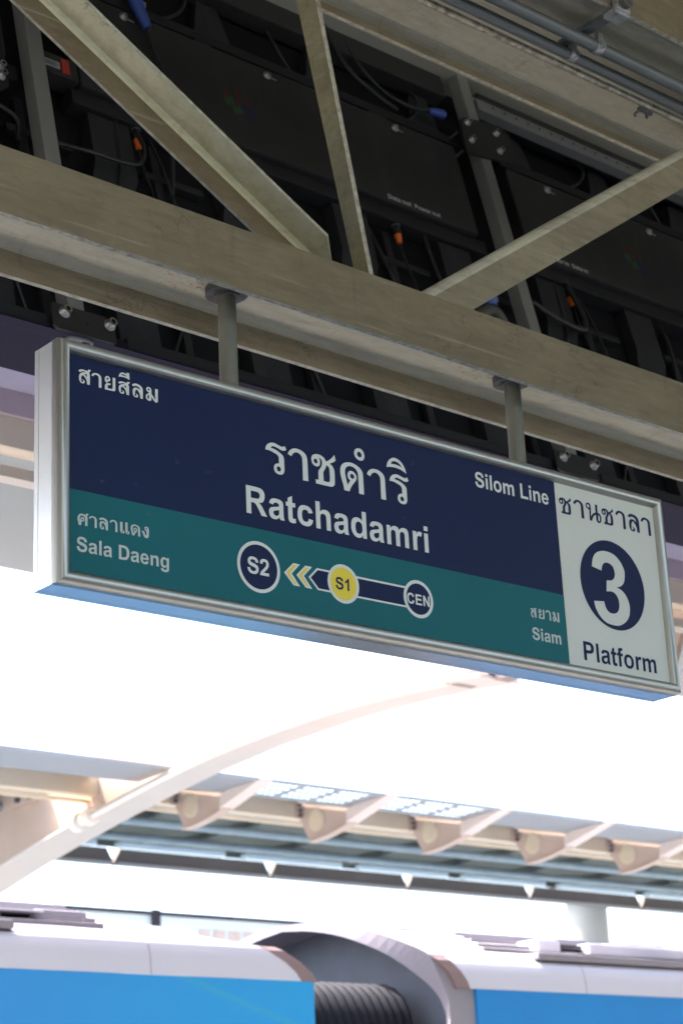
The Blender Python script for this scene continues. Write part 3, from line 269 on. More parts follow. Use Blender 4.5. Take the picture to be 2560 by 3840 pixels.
def wrap(nt, b, tc, out):
    """printed advertising wrap: broad blue tones with a paler diagonal swoosh"""
    L = nt.links; sx = nt.nodes.new('ShaderNodeSeparateXYZ'); L.new(tc.outputs['Object'], sx.inputs[0])
    g = nt.nodes.new('ShaderNodeMapRange'); g.inputs['From Min'].default_value = -2.6; g.inputs['From Max'].default_value = 0.2; L.new(sx.outputs['X'], g.inputs['Value'])
    c = mixc(nt, g.outputs['Result'], (0.035, 0.31, 0.76), (0.004, 0.385, 0.80))
    dd = nt.nodes.new('ShaderNodeMath'); dd.operation = 'MULTIPLY_ADD'; dd.inputs[1].default_value = 0.31; L.new(sx.outputs['X'], dd.inputs[0]); L.new(sx.outputs['Z'], dd.inputs[2])
    ab = nt.nodes.new('ShaderNodeMath'); ab.operation = 'ADD'; ab.inputs[1].default_value = -2.92; L.new(dd.outputs[0], ab.inputs[0])
    a2 = nt.nodes.new('ShaderNodeMath'); a2.operation = 'ABSOLUTE'; L.new(ab.outputs[0], a2.inputs[0])
    c = mixc(nt, mul(nt, ramp(nt, a2.outputs[0], 0.0, 0.035, True), 0.5), c, (0.05, 0.45, 0.66))
    L.new(c, b.inputs['Base Color'])
M['wrap'] = mat('blue_printed_wrap', (0.04, 0.25, 0.6), 0.3, var=(0.04, 0.24, 0.58), vscale=1, amt=1, spec=0.3, coat=0.08, extra=wrap)
M['wrap2'] = mat('deep_blue_printed_wrap', (0.003, 0.285, 0.70), 0.35, var=(0.004, 0.22, 0.60), vscale=0.6, amt=0.5, spec=0.3, coat=0.08)
M['brown'] = mat('red_brown_end_trim', (0.34, 0.225, 0.215), 0.5, var=(0.29, 0.19, 0.18), vscale=6, amt=0.6)
M['rafter_under'] = mat('beige_flange_paint', (0.55, 0.485, 0.41), 0.5, var=(0.49, 0.43, 0.36), vscale=4, amt=0.6)
M['shoe'] = mat('pale_brown_shoe', (0.22, 0.155, 0.13), 0.5, var=(0.17, 0.12, 0.10), vscale=8, amt=0.6)
M['endgrey'] = mat('blue_grey_end_wall', (0.12, 0.132, 0.165), 0.5, var=(0.075, 0.082, 0.10), vscale=2.5, amt=0.5)
M['bellow'] = mat('black_bellows_rubber', (0.012, 0.012, 0.02), 0.6, spec=0.25)
M['dark_unit'] = mat('dark_roof_unit', (0.05, 0.04, 0.05), 0.6, var=(0.1, 0.085, 0.1), vscale=5, amt=0.5)
M['wallp'] = mat('pale_green_grey_wall', (0.80, 0.83, 0.79), 0.6, var=(0.75, 0.78, 0.74), vscale=0.8, amt=0.6)
M['orange_panel'] = mat('orange_brown_panel', (0.62, 0.42, 0.29), 0.6, var=(0.72, 0.60, 0.5), vscale=9, amt=0.4)

# ------------------------------------------------------------------ helpers
class MB:
    """collects shapes in world coordinates and links them as one mesh object"""
    def __init__(s): s.v = []; s.f = []; s.m = []; s.sm = []
    def add(s, vs, fs, mi=0, smooth=False):
        o = len(s.v); s.v += [tuple(p) for p in vs]
        for f in fs: s.f.append([i + o for i in f]); s.m.append(mi); s.sm.append(smooth)
        return s
    def box(s, x0, x1, y0, y1, z0, z1, mi=0, T=None):
        p = [(x, y, z) for x in (x0, x1) for y in (y0, y1) for z in (z0, z1)]
        if T: p = [T(*q) for q in p]
        return s.add(p, [(0, 1, 3, 2), (4, 6, 7, 5), (0, 4, 5, 1), (2, 3, 7, 6), (0, 2, 6, 4), (1, 5, 7, 3)], mi)
    def bbox(s, x0, x1, y0, y1, z0, z1, b=0.004, mi=0, T=None):
        """box with chamfered edges"""
        bm = bmesh.new(); bmesh.ops.create_cube(bm, size=1)
        for v in bm.verts: v.co = Vector(((x0 + x1) / 2 + v.co.x * (x1 - x0), (y0 + y1) / 2 + v.co.y * (y1 - y0), (z0 + z1) / 2 + v.co.z * (z1 - z0)))
        bmesh.ops.bevel(bm, geom=bm.edges[:], offset=b, segments=2, affect='EDGES', profile=0.6)
        bm.verts.index_update()
        p = [tuple(v.co) for v in bm.verts]
        if T: p = [T(*q) for q in p]
        s.add(p, [[v.index for v in f.verts] for f in bm.faces], mi); bm.free(); return s
    def prism(s, prof, fr, mi=0, smooth=False, cap=True, n=2):
        """closed profile swept through frames: fr(i) maps (a, b) to a point, i = 0..n-1"""
        k = len(prof); vs = []
        for i in range(n): vs += [fr(i)(a, b) for a, b in prof]
        fs = []
        for i in range(n - 1):
            for j in range(k):
                fs.append((i * k + j, i * k + (j + 1) % k, (i + 1) * k + (j + 1) % k, (i + 1) * k + j))
        mis = mi if isinstance(mi, (list, tuple)) else None
        o = len(s.v); s.v += [tuple(p) for p in vs]
        for q, f in enumerate(fs):
            s.f.append([i + o for i in f]); s.m.append(mis[q % k] if mis else mi); s.sm.append(smooth)
        if cap:
            tri = tessellate_polygon([[Vector((a, b, 0)) for a, b in prof]])
            for base in (0, (n - 1) * k):
                for t in tri: s.f.append([o + base + i for i in t]); s.m.append(mis[0] if mis else mi); s.sm.append(False)
        return s
    def extx(s, prof, x0, x1, mi=0, slope=0.0, xc=3.9, smooth=False, n=2):
        def fr(i):
            x = x0 + (x1 - x0) * i / (n - 1)
            return lambda a, b: (x, a, b + slope * (x - xc))
        return s.prism(prof, fr, mi, smooth, True, n)
    def tube(s, pts, r, seg=10, mi=0, caps=True, rfun=None):
        pts = [Vector(p) for p in pts]; n = len(pts); vs = []
        d0 = (pts[1] - pts[0]).normalized(); a = d0.orthogonal().normalized()
        for i, p in enumerate(pts):
            d = (pts[min(i + 1, n - 1)] - pts[max(i - 1, 0)]).normalized()
            a = (a - d * a.dot(d)).normalized(); b = d.cross(a)
            rr = rfun(i) if rfun else r
            vs += [p + (a * math.cos(2 * math.pi * j / seg) + b * math.sin(2 * math.pi * j / seg)) * rr for j in range(seg)]
        fs = [(i * seg + j, i * seg + (j + 1) % seg, (i + 1) * seg + (j + 1) % seg, (i + 1) * seg + j) for i in range(n - 1) for j in range(seg)]
        s.add(vs, fs, mi, True)
        if caps: s.add(vs[:seg], [list(range(seg))[::-1]], mi); s.add(vs[-seg:], [list(range(seg))], mi)
        return s
    def cyl(s, p0, p1, r, seg=24, mi=0, r1=None): 
        r1 = r if r1 is None else r1
        return s.tube([p0, p1], r, seg, mi, True, lambda i: (r, r1)[i])
    def build(s, name, mats, parent=None, loc=None):
        me = bpy.data.meshes.new(name)
        if parent is not None: base = wloc(parent)
        else: base = Vector(loc) if loc else Vector(s.v[0])
        me.from_pydata([Vector(p) - base for p in s.v], [], s.f)
        mats = mats if isinstance(mats, (list, tuple)) else [mats]
        for mm in mats: me.materials.append(M[mm])
        for p, mi, sm in zip(me.polygons, s.m, s.sm): p.material_index = mi; p.use_smooth = sm
        bm = bmesh.new(); bm.from_mesh(me); bmesh.ops.recalc_face_normals(bm, faces=bm.faces[:]); bm.to_mesh(me); bm.free()
        o = bpy.data.objects.new(name, me); COL.objects.link(o)
        if parent is not None: o.parent = parent
        else: o.location = base
        return o
def wloc(o):
    l = Vector((0, 0, 0))
    while o is not None: l = l + o.location; o = o.parent
    return l
def tag(o, label, cat, group=None):
    o['label'] = label; o['category'] = cat
    if group: o['group'] = group
    return o
def thing(name, label, cat, loc, group=None):
    o = bpy.data.objects.new(name, None); COL.objects.link(o); o.location = loc; o.empty_display_size = 0.1
    return tag(o, label, cat, group)
def setting(o, kind='structure'): o['kind'] = kind; return o
def dup(o, delta, label=None, parent=None):
    c = o.copy(); COL.objects.link(c)
    if parent is not None: c.parent = parent
    else: c.location = o.location + Vector(delta)
    if label: c['label'] = label
    for ch in o.children: dup(ch, (0, 0, 0), None, c)
    return c
def crom(pts, k=8):
    P = [Vector(p) for p in pts]; P = [2 * P[0] - P[1]] + P + [2 * P[-1] - P[-2]]; out = []
    for i in range(1, len(P) - 2):
        for j in range(k):
            t = j / k; a, b, c, d = P[i - 1:i + 3]
            out.append(0.5 * ((2 * b) + (c - a) * t + (2 * a - 5 * b + 4 * c - d) * t * t + (3 * b - 3 * c + d - a) * t ** 3))
    return out + [P[-2]]
def arc(cx, cy, rx, ry, a0, a1, n): return [(cx + rx * math.cos(R(a0 + (a1 - a0) * i / n)), cy + ry * math.sin(R(a0 + (a1 - a0) * i / n))) for i in range(n + 1)]
def flat(mb, contours, T, mi=0):
    """fill a flat outline with holes; T maps (a, b) to a point"""
    vv = [[Vector((a, b, 0)) for a, b in c] for c in contours]
    tri = tessellate_polygon(vv); fl = [p for c in contours for p in c]
    mb.add([T(a, b) for a, b in fl], [t for t in tri], mi)
def pairs(l): return [(l[i], l[i + 1]) for i in range(0, len(l), 2)]
LINES = ['line_thai', 'name_thai', 'name_latin', 'line_latin', 'prev_thai', 'prev_latin', 'next_thai', 'next_latin', 'plat_thai', 'plat_latin', 's2', 's1', 'cen', 'three']
ALPHABET = 'RatchdmriSlomLneDgPfCEN123uw'
ALPHABET = ''.join(dict.fromkeys(ALPHABET))
def words(mb, key, T, lift=0.0, mi=0, part=slice(None)):
    for g, s0, z0, sx, sz in LAYOUT[LINES.index(key)][part]:
        for gi, grp in enumerate(GLYPHS[g]):
            cs = [[(s0 + a * sx * 1e-6, z0 + b * sz * 1e-6) for a, b in pairs(c)] for c in grp]
            flat(mb, cs, (lambda a, b, d=lift + 0.00006 * gi: T(a, b, d)), mi)
def typeset(mb, text, T, a0, a1, base, mi=0, lift=0.0):
    adv = lambda c: ADVANCE[ALPHABET.index(c)] if c in ALPHABET else 230
    tot = sum(adv(c) for c in text); s = (a1 - a0) / tot; x = a0
    for c in text:
        if c in ALPHABET:
            for gi, grp in enumerate(GLYPHS[ALPHABET.index(c)]):
                cs = [[(x + a * s, base + b * s) for a, b in pairs(cc)] for cc in grp]
                flat(mb, cs, (lambda a, b, d=lift + 0.00006 * gi: T(a, b, d)), mi)
        x += adv(c) * s

# ------------------------------------------------------------------ setting
setting(MB().box(-900, 900, -900, 900, -13.2, -13.0).build('ground', 'ground', loc=(0, 0, -13)))
setting(MB().box(-14, 40, -5.0, 5.55, -1.75, -1.35).build('platform_floor', 'concrete', loc=(0, 0, -1.35)))
setting(MB().box(-14, 44, 5.56, 12.4, -2.9, -2.45).build('track_bed', 'deck', loc=(0, 9, -2.45)))
setting(MB().box(-14, 48, 12.42, 21.5, -1.75, -1.35).build('far_platform_floor', 'concrete', loc=(0, 17, -1.35)))
tag(MB().box(-14, 40, -5.2, -5.02, -1.35, 0.75).build('parapet_wall', 'concrete', loc=(0, -5.1, -1.35)), 'unseen concrete parapet wall along the back edge of the near platform, raised to cut light', 'wall')  # out of view; made taller to dim the light reaching the platform

# near canopy: flat roof on the platform, its lower eave out over the track
t = thing('platform_roof', 'flat beige canopy roof above the steel truss and the dark screen backs', 'roof', (5, 0, 4.7))
MB().box(-14, 40, -5.0, 5.95, 4.7, 4.85).build('roof_sheet', 'roofu', t)
MB().box(-14, 40, 5.96, 6.06, 3.43, 4.85).build('end_fascia', 'mauve', t)

# ------------------------------------------------------------------ near eave (soft, behind the screen)
t = thing('canopy_eave', 'lilac, mauve and cream canopy eave behind the left and right ends of the sign', 'canopy eave', (5, 7, 3.2))
MB().box(-14, 40, 6.07, 6.99, 3.432, 3.52).build('soffit', 'lilac', t)
MB().box(-14, 40, 6.94, 7.0, 3.315, 3.430).build('fascia', 'mauve', t)
MB().box(-14, 40, 6.96, 7.06, 3.172, 3.312).build('beam', 'sand_light', t)
MB().box(-14, 40, 7.02, 7.10, 3.056, 3.108).build('beam', 'sand_light', t)
mb = MB(); mb.extx([(7.12, 3.30), (8.35, 3.135), (8.35, 3.16), (7.12, 3.33)], -14, 40)
mb.build('soffit_panel', 'eave_sheet', t)
def bracket_prof(y_in, s):
    lo = [(0.13, -0.245), (0.40, -0.200), (0.68, -0.135), (0.95, -0.075), (1.18, -0.030), (1.36, 0.004)]
    return [(y_in + s * a, b) for a, b in [(0.0, 0.10), (0.03, -0.02)] + lo + [(1.37, 0.02), (1.0, 0.04), (0.6, 0.07), (0.3, 0.095)]]
for i, x in enumerate((5.9, 7.4, 8.9)):
    prof = [(a, b + 3.13) for a, b in bracket_prof(7.07, 1)]
    mb = MB(); mb.prism(prof, lambda i, x=x: (lambda a, b: (x + 0.04 * i, a, b)))
    mb.build('bracket', 'pink', t)

# ------------------------------------------------------------------ station name sign
P0 = Vector((2.62925, 4.02907, 2.13672)); PSI = -0.0171485
SX = Vector((math.cos(PSI), math.sin(PSI), 0)); SN = Vector((-math.sin(PSI), math.cos(PSI), 0)); SZ = Vector((0, 0, 1))
def S(s, z, d=0.0): return P0 + SX * s + SZ * z - SN * d          # d = out of the face, towards the platform
W_, H_ = 2.2758, 0.6; E = 0.0358
sign = thing('station_name_sign', 'navy and teal aluminium-framed station sign reading Ratchadamri and Platform 3, hung from the beam', 'sign', tuple(S(W_ / 2, -H_ - E, 0)))
def ring(mb, d0, d1, e, mi=0):
    a = [S(-e, e, d0), S(W_ + e, e, d0), S(W_ + e, -H_ - e, d0), S(-e, -H_ - e, d0)]
    b = [S(-e, e, d1), S(W_ + e, e, d1), S(W_ + e, -H_ - e, d1), S(-e, -H_ - e, d1)]
    mb.add(a + b, [(0, 1, 5, 4), (1, 2, 6, 5), (2, 3, 7, 6), (3, 0, 4, 7), (4, 5, 6, 7), (0, 3, 2, 1)], mi)
mb = MB(); ring(mb, -0.0225, -0.0865, E - 0.0004); mb.build('housing', 'alu_side', sign)
mb = MB(); ring(mb, -0.0885, -0.108, E); mb.build('rear_frame', 'alu_side', sign)
mb = MB(); ring(mb, -0.003, -0.107, E - 0.004); mb.build('inner_core', 'seam', sign)
prof = [(0.0, -0.002), (0.0, 0.0045), (0.0025, 0.0085)] + [(0.0185 + 0.0155 * math.cos(R(a)), 0.0075 + 0.0155 * math.sin(R(a))) for a in range(165, -1, -15)] + [(E, 0.004), (E, -0.0212), (0.03, -0.0212), (0.03, -0.002)]
mb = MB(); n = len(prof); vs = []
for (cs, cz) in ((-1, 1), (1, 1), (1, -1), (-1, -1)):
    for e, d in prof: vs.append(S((0 if cs < 0 else W_) + cs * e, (0 if cz > 0 else -H_) + cz * e, d))
fs = [(i * n + j, i * n + (j + 1) % n, ((i + 1) % 4) * n + (j + 1) % n, ((i + 1) % 4) * n + j) for i in range(4) for j in range(n)]
mb.add(vs, fs, 0, True); fr_o = mb.build('front_frame', 'alu', sign); fr_o.data.set_sharp_from_angle(angle=R(40))
XW0, XW1, ZT = 1.8104, 1.8126, -0.3769
mb = MB(); mb.box(0.0005, XW0 - 0.0, -H_ + 0.0005, -0.0005, 0, 1, 0, lambda a, b, c: S(a, b, 0.001 if c else -0.0015))
panel = mb.build('navy_panel', 'navy', sign)
mb = MB(); flat(mb, [[(0.0005, -H_ + 0.0005), (XW1, -H_ + 0.0005), (XW0 + 0.0007, ZT), (0.0005, ZT)]], lambda a, b: S(a, b, 0.0016)); mb.build('teal_band', 'teal', panel)
mb = MB(); mb.box(0, 1, -H_ + 0.0005, -0.0005, 0, 1, 0, lambda a, b, c: S((XW0 + (XW1 - XW0) * (b / -H_)) if not a else W_ - 0.0005, b, 0.0022 if c else -0.0015))
wpanel = mb.build('white_panel', 'white', sign)
for key, par, mt, lab in (('line_thai', panel, 'letter', None), ('name_thai', panel, 'letter', None), ('name_latin', panel, 'letter', None), ('line_latin', panel, 'letter', None),
                     ('prev_thai', panel, 'tletter', None), ('prev_latin', panel, 'tletter', None), ('next_thai', panel, 'tletter', None), ('next_latin', panel, 'tletter', None),
                     ('plat_thai', wpanel, 'navy', None), ('plat_latin', wpanel, 'navy', None)):
    cut = {'line_latin': 5, 'prev_latin': 4}.get(key)
    for part in ((slice(0, cut), slice(cut, None)) if cut else (slice(None),)):
        mb = MB(); words(mb, key, S, 0.0028 if par is panel else 0.003, 0, part); mb.build('lettering', mt, par)
def disc(c, d, seg=56): return [(c[0] + c[2] * math.cos(2 * math.pi * i / seg), c[1] + c[3] * math.sin(2 * math.pi * i / seg)) for i in range(seg)]
def sheet(name, contour, d, mt, par):
    mb = MB(); flat(mb, [contour], lambda a, b: S(a, b, d)); return mb.build(name, mt, par)
mb = MB(); F = lambda c, d, mi: flat(mb, [c], lambda a, b: S(a, b, d), mi)
F([(0.935, -0.4560), (1.1571, -0.4562), (1.1550, -0.5203), (0.935, -0.5207)], 0.0023, 0)
F([(0.935, -0.4624), (1.1567, -0.4624), (1.1540, -0.5150), (0.935, -0.5152)], 0.0027, 1)
F([(0.7831, -0.4877), (0.8145, -0.4561), (0.88, -0.4561), (0.88, -0.5205), (0.8151, -0.5206)], 0.0023, 0)
F([(0.7909, -0.4878), (0.8170, -0.4618), (0.88, -0.4618), (0.88, -0.5152), (0.8183, -0.5153)], 0.0027, 1)
for dx in (0.0, 0.0432):
    F([(0.6967 + dx, -0.4885), (0.7298 + dx, -0.456), (0.7540 + dx, -0.456), (0.7236 + dx, -0.4875), (0.7519 + dx, -0.5208), (0.7288 + dx, -0.5208)], 0.0023, 0)
    F([(0.7049 + dx, -0.4880), (0.7312 + dx, -0.4618), (0.7415 + dx, -0.4618), (0.7150 + dx, -0.4878), (0.7400 + dx, -0.5158), (0.7310 + dx, -0.5158)], 0.0027, 2)
for nm, mi in (((0.6082, -0.4881, 0.0738, 0.0738), 0), ((0.9092, -0.4877, 0.0578, 0.0578), 0), ((1.1934, -0.4879, 0.0577, 0.0577), 0)): F(disc(nm, 0), 0.0031, mi)
for nm, mi in (((0.6082, -0.4881, 0.0638, 0.0638), 1), ((0.9092, -0.4876, 0.0481, 0.0481), 2), ((1.1934, -0.488, 0.0474, 0.0474), 1)): F(disc(nm, 0), 0.0035, mi)
words(mb, 's2', S, 0.0039, 0); words(mb, 's1', S, 0.0039, 1); words(mb, 'cen', S, 0.0039, 0)
mb.build('route_diagram', ['letter', 'navy', 'yellow'], panel)
mb = MB(); F = lambda c, d, mi: flat(mb, [c], lambda a, b: S(a, b, d), mi)
F(disc((2.0432, -0.3073, 0.1494, 0.1500), 0, 96), 0.0030, 0); words(mb, 'three', S, 0.0036, 1)
mb.build('platform_number', ['navy', 'white'], wpanel)

# ------------------------------------------------------------------ lower truss chord (H section lying on its side)
SL = -0.005
def hprof(yf, yb, z0, z1, zw, tf=0.014, tw=0.011, r=0.02):
    p = [(yf, z0), (yf, z1), (yf + tf, z1)]
    p += [(yf + tf, zw + tw), (yb - tf, zw + tw), (yb - tf, z1), (yb, z1), (yb, z0), (yb - tf, z0)]
    p += [(yb - tf - r + r * math.cos(R(a)), zw - r + r * math.sin(R(a))) for a in (0, 22, 45, 68, 90)]
    p += [(yf + tf + r - r * math.cos(R(a)), zw - r + r * math.sin(R(a))) for a in (90, 68, 45, 22, 0)]
    p += [(yf + tf, z0)]
    return p
def hmats(n):   # 0 dusty with painted shade, 1 cream with painted floor bounce, 2 edge, 3 inner
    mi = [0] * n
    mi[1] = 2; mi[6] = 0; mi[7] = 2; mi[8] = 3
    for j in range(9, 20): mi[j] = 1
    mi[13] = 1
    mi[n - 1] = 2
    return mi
ROD = [(3.205, 4.083), (4.353, 4.064)]
prof = hprof(3.92, 4.236, 2.4145, 2.607, 2.508, 0.018)
M['web'] = mat('bounce_lit_web_paint_with_rust', (0.49, 0.46, 0.375), 0.6, var=(0.42, 0.395, 0.315), vscale=4, amt=0.5, streak=(0.4, 1, 1), spec=0.3,  # web paled so the colour carries light bounced off the floor
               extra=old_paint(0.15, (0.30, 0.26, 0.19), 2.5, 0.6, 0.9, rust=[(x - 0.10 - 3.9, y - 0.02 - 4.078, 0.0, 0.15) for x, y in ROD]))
t = thing('truss_chord', 'weathered beige steel beam just above the sign, the two hanging rods fixed under it', 'steel beam', (3.9, 4.078, 2.508))
mb = MB(); mb.extx(prof, -12, 30, hmats(len(prof)), SL); mb.build('beam', ['dusty', 'web', 'edge', 'inner_lit'], t)
mb = MB(); mb.prism([(3.66, 2.52), (4.05, 2.52), (3.95, 2.66), (3.74, 2.66)], lambda i: (lambda a, b: (a, 4.10 + 0.012 * i, b))); mb.build('gusset', 'dusty', t)
mb = MB(); mb.bbox(2.2, 2.735, 4.23, 4.33, 2.609, 2.655, 0.004); mb.build('packing_plate', 'post', t)
mb = MB(); mb.bbox(4.63, 8.0, 4.24, 4.34, 2.57, 2.625, 0.004); mb.build('packing_plate', 'post', t)

# rods
LB = ('grey hanging rod with rusty flange above the word Ratchadamri, nearer the sign\'s left end', 'grey hanging rod entering the sign top beside the words Silom Line')
for i, (x, y) in enumerate(ROD):
    t = thing('hanging_rod', LB[i], 'hanging rod', (x, y, 2.17), 'rods holding up the station sign')
    zt = 2.508 + SL * (x - 3.9)
    mb = MB(); mb.cyl((x, y, 2.15), (x, y, zt), 0.0268, 32); mb.build('tube', 'rod', t)
    mb = MB(); mb.cyl((x, y, zt - 0.026), (x, y, zt - 0.004), 0.062, 36); mb.cyl((x, y, zt - 0.034), (x, y, zt - 0.026), 0.038, 28); mb.build('flange', 'flange', t)
    rr = [0.07 + 0.022 * random.random() for _ in range(26)]
    mb = MB(); mb.add([(x + q * math.cos(2 * math.pi * j / 26), y + 0.8 * q * math.sin(2 * math.pi * j / 26), zt - 0.0035) for j, q in enumerate(rr)] + [(x + q * 1.06 * math.cos(2 * math.pi * j / 26), y + 0.85 * q * math.sin(2 * math.pi * j / 26), zt - 0.0005) for j, q in enumerate(rr)],
             [list(range(26))] + [(j, (j + 1) % 26, 26 + (j + 1) % 26, 26 + j) for j in range(26)]); mb.build('sealant', 'edge', t)

# ------------------------------------------------------------------ upper truss chord with conduits
prof = hprof(3.625, 4.236, 3.737, 4.05, 3.80, 0.018, 0.012, 0.035)
t = thing('truss_chord', 'weathered beige steel beam at the top right, conduits clamped under it', 'steel beam', (5, 3.93, 3.8))
mb = MB(); mb.extx(prof, -12, 30, hmats(len(prof)), -0.002, 4.5); mb.build('beam', ['dusty', 'cream', 'edge', 'inner_lit'], t)
t = tag(MB().tube([(x, 3.930, 3.690) for x in (-6, 3, 6, 14)], 0.0125, 14).build('conduit', 'galv_bright', loc=(4.5, 3.93, 3.69)), 'thin worn metal conduit with brownish shiny patches, lowest of the three pipes at top right', 'conduit')
tag(MB().tube([(x, 3.868, 3.690) for x in (-6, 3, 6, 14)], 0.0205, 18).build('conduit', 'galv', loc=(4.5, 3.868, 3.69)), 'blue-grey conduit in the middle of the three pipes at top right', 'conduit')
tag(MB().tube([(x, 3.778, 3.690) for x in (-6, 3, 6, 14)], 0.0225, 18).build('conduit', 'galv', loc=(4.5, 3.778, 3.69)), 'blue-grey conduit nearest the top right corner, passing under the clamp arm', 'conduit')
# clamp and hanger
t = thing('beam_clamp', 'zinc beam clamp gripping the top right flange, its strap arm holding the grey conduits', 'clamp', (4.55, 3.63, 3.75))
mb = MB(); mb.bbox(4.505, 4.575, 3.595, 3.655, 3.775, 3.80, 0.006); mb.bbox(4.505, 4.575, 3.595, 3.618, 3.715, 3.79, 0.006); mb.bbox(4.505, 4.575, 3.60, 3.66, 3.70, 3.722, 0.006); mb.build('jaw', 'zinc', t)
mb = MB(); mb.cyl((4.54, 3.575, 3.745), (4.54, 3.60, 3.745), 0.026, 20); mb.build('screw_head', 'flange', t)
mb = MB(); mb.cyl((4.54, 3.640, 3.80), (4.54, 3.640, 3.86), 0.007, 10); mb.build('stud', 'flange', t)
mb = MB(); mb.bbox(4.525, 4.565, 3.60, 3.885, 3.722, 3.742, 0.003); mb.build('arm', 'galv', t)
for (y, r) in ((3.778, 0.0225), (3.868, 0.0205)):
    x = 4.60 if y < 3.8 else 4.565
    mb = MB(); pr = [(y + (r + 0.004) * math.cos(R(a)), 3.69 + (r + 0.004) * math.sin(R(a))) for a in range(0, 360, 20)]
    pi_ = [(y + r * 0.99 * math.cos(R(a)), 3.69 + r * 0.99 * math.sin(R(a))) for a in range(0, 360, 20)]
    vs = [(x + dx, a, b) for dx in (-0.016, 0.016) for (a, b) in pr]; k = len(pr)
    mb.add(vs, [(j, (j + 1) % k, k + (j + 1) % k, k + j) for j in range(k)], 0, True); mb.add([(x + dx, a, b) for dx in (-0.016, 0.016) for L_ in (pr, pi_) for (a, b) in L_], [(q * 2 * k + j, q * 2 * k + (j + 1) % k, q * 2 * k + k + (j + 1) % k, q * 2 * k + k + j) for q in (0, 1) for j in range(k)])
    mb.bbox(x - 0.014, x + 0.014, y - r - 0.002, y - r + 0.016, 3.69, 3.735, 0.003); mb.cyl((x, y - r - 0.012, 3.685), (x, y - r + 0.004, 3.685), 0.014, 14)
    mb.build('strap', 'zinc', t)
t = thing('wire_clip', 'small wire clip with wing screw under the thin pipe at upper right', 'clip', (5.04, 3.945, 3.67))
mb = MB(); mb.bbox(5.00, 5.07, 3.935, 3.950, 3.664, 3.679, 0.003); mb.tube(crom([(5.01, 3.945, 3.668), (4.995, 3.957, 3.655), (5.0, 3.96, 3.645)], 4), 0.005, 8); mb.cyl((5.045, 3.945, 3.667), (5.045, 3.945, 3.648), 0.006, 10); mb.build('clip_body', 'flange', t)

# ------------------------------------------------------------------ truss diagonals
def bar_xz(a, b, ext0, ext1):
    a = Vector((a[0], 0, a[1])); b = Vector((b[0], 0, b[1])); d = (b - a).normalized(); return a - d * ext0, b + d * ext1, d
# left diagonal: angle section, web leg across Y, back leg turned down
a, b, d = bar_xz((2.603, 3.264), (3.499, 2.766), 1.2, 0.0)
nrm = Vector((-d.z, 0, d.x));  nrm = nrm if nrm.z < 0 else -nrm     # underside
Ya, Yb = 4.012, 4.13
prof = [(Yb, 0.088), (Yb - 0.011, 0.088), (Yb - 0.011, 0.018), (Yb - 0.014, 0.008), (Yb - 0.024, 0.0), (Ya, 0.0), (Ya, -0.011), (Yb, -0.011)]
endf = lambda y: 0.02 + 0.10 * (Yb - y) / (Yb - Ya)
def fr(i):
    def g(y, q):
        p = (a if i == 0 else b + d * (0.045 + 0.14 * (y - Ya) / (Yb - Ya))) + nrm * q; return (p.x, y, p.z)
    return g
t = thing('truss_brace', 'peeling cream diagonal steel angle running from top left down to the beam', 'steel brace', tuple(b + Vector((0, 4.07, 0))), 'steel braces of the truss')
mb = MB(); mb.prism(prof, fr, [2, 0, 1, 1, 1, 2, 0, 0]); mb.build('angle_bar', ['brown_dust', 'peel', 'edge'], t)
# leaning post: angle with its leg towards the platform
a, b, d = bar_xz((3.522, 3.575), (3.664, 2.80), 0.9, 0.22)
nx = Vector((d.z, 0, -d.x)); nx = nx if nx.x < 0 else -nx
prof = [(3.998, 0.0), (4.092, 0.0), (4.092, -0.009), (4.007, -0.009), (4.007, -0.018), (3.998, -0.018)]
fr = lambda i: (lambda y, q: tuple((lambda p: (p.x, 3.998 + (y - 3.998) * (1.12 if i == 0 else 0.62), p.z))((a if i == 0 else b) + nx * q)))
t = thing('truss_brace', 'narrow olive-cream steel post leaning from the top centre down to the beam', 'steel brace', (b.x, 4.05, b.z), 'steel braces of the truss')
mb = MB(); mb.prism(prof, fr, [0, 0, 0, 0, 1, 1]); mb.build('angle_bar', ['olive', 'edge'], t)
# right diagonal: angle rising to the right, one leg facing the platform
a, b, d = bar_xz((3.904, 2.656), (5.311, 3.641), 0.12, 1.3)
nu = Vector((-d.z, 0, d.x)); nu = nu if nu.z > 0 else -nu
rr = 0.03
prof = [(4.0, -0.128), (4.0, -rr)] + [(4.0 + rr - rr * math.cos(R(q)), -rr + rr * math.sin(R(q))) for q in (20, 45, 70, 90)] + [(4.11, 0.0), (4.11, -0.011), (4.012, -0.011), (4.012, -0.128)]
fr = lambda i: (lambda y, q: tuple((lambda p: (p.x, y, p.z))((a if i == 0 else b) + nu * q)))
t = thing('truss_brace', 'dusty beige diagonal steel brace rising from the beam to the right edge', 'steel brace', (a.x, 4.05, a.z), 'steel braces of the truss')
mb = MB(); mb.prism(prof, fr, [0, 1, 1, 1, 1, 2, 0, 0, 0, 2]); mb.build('angle_bar', ['beige_dust', 'ridge_highlight', 'edge'], t)

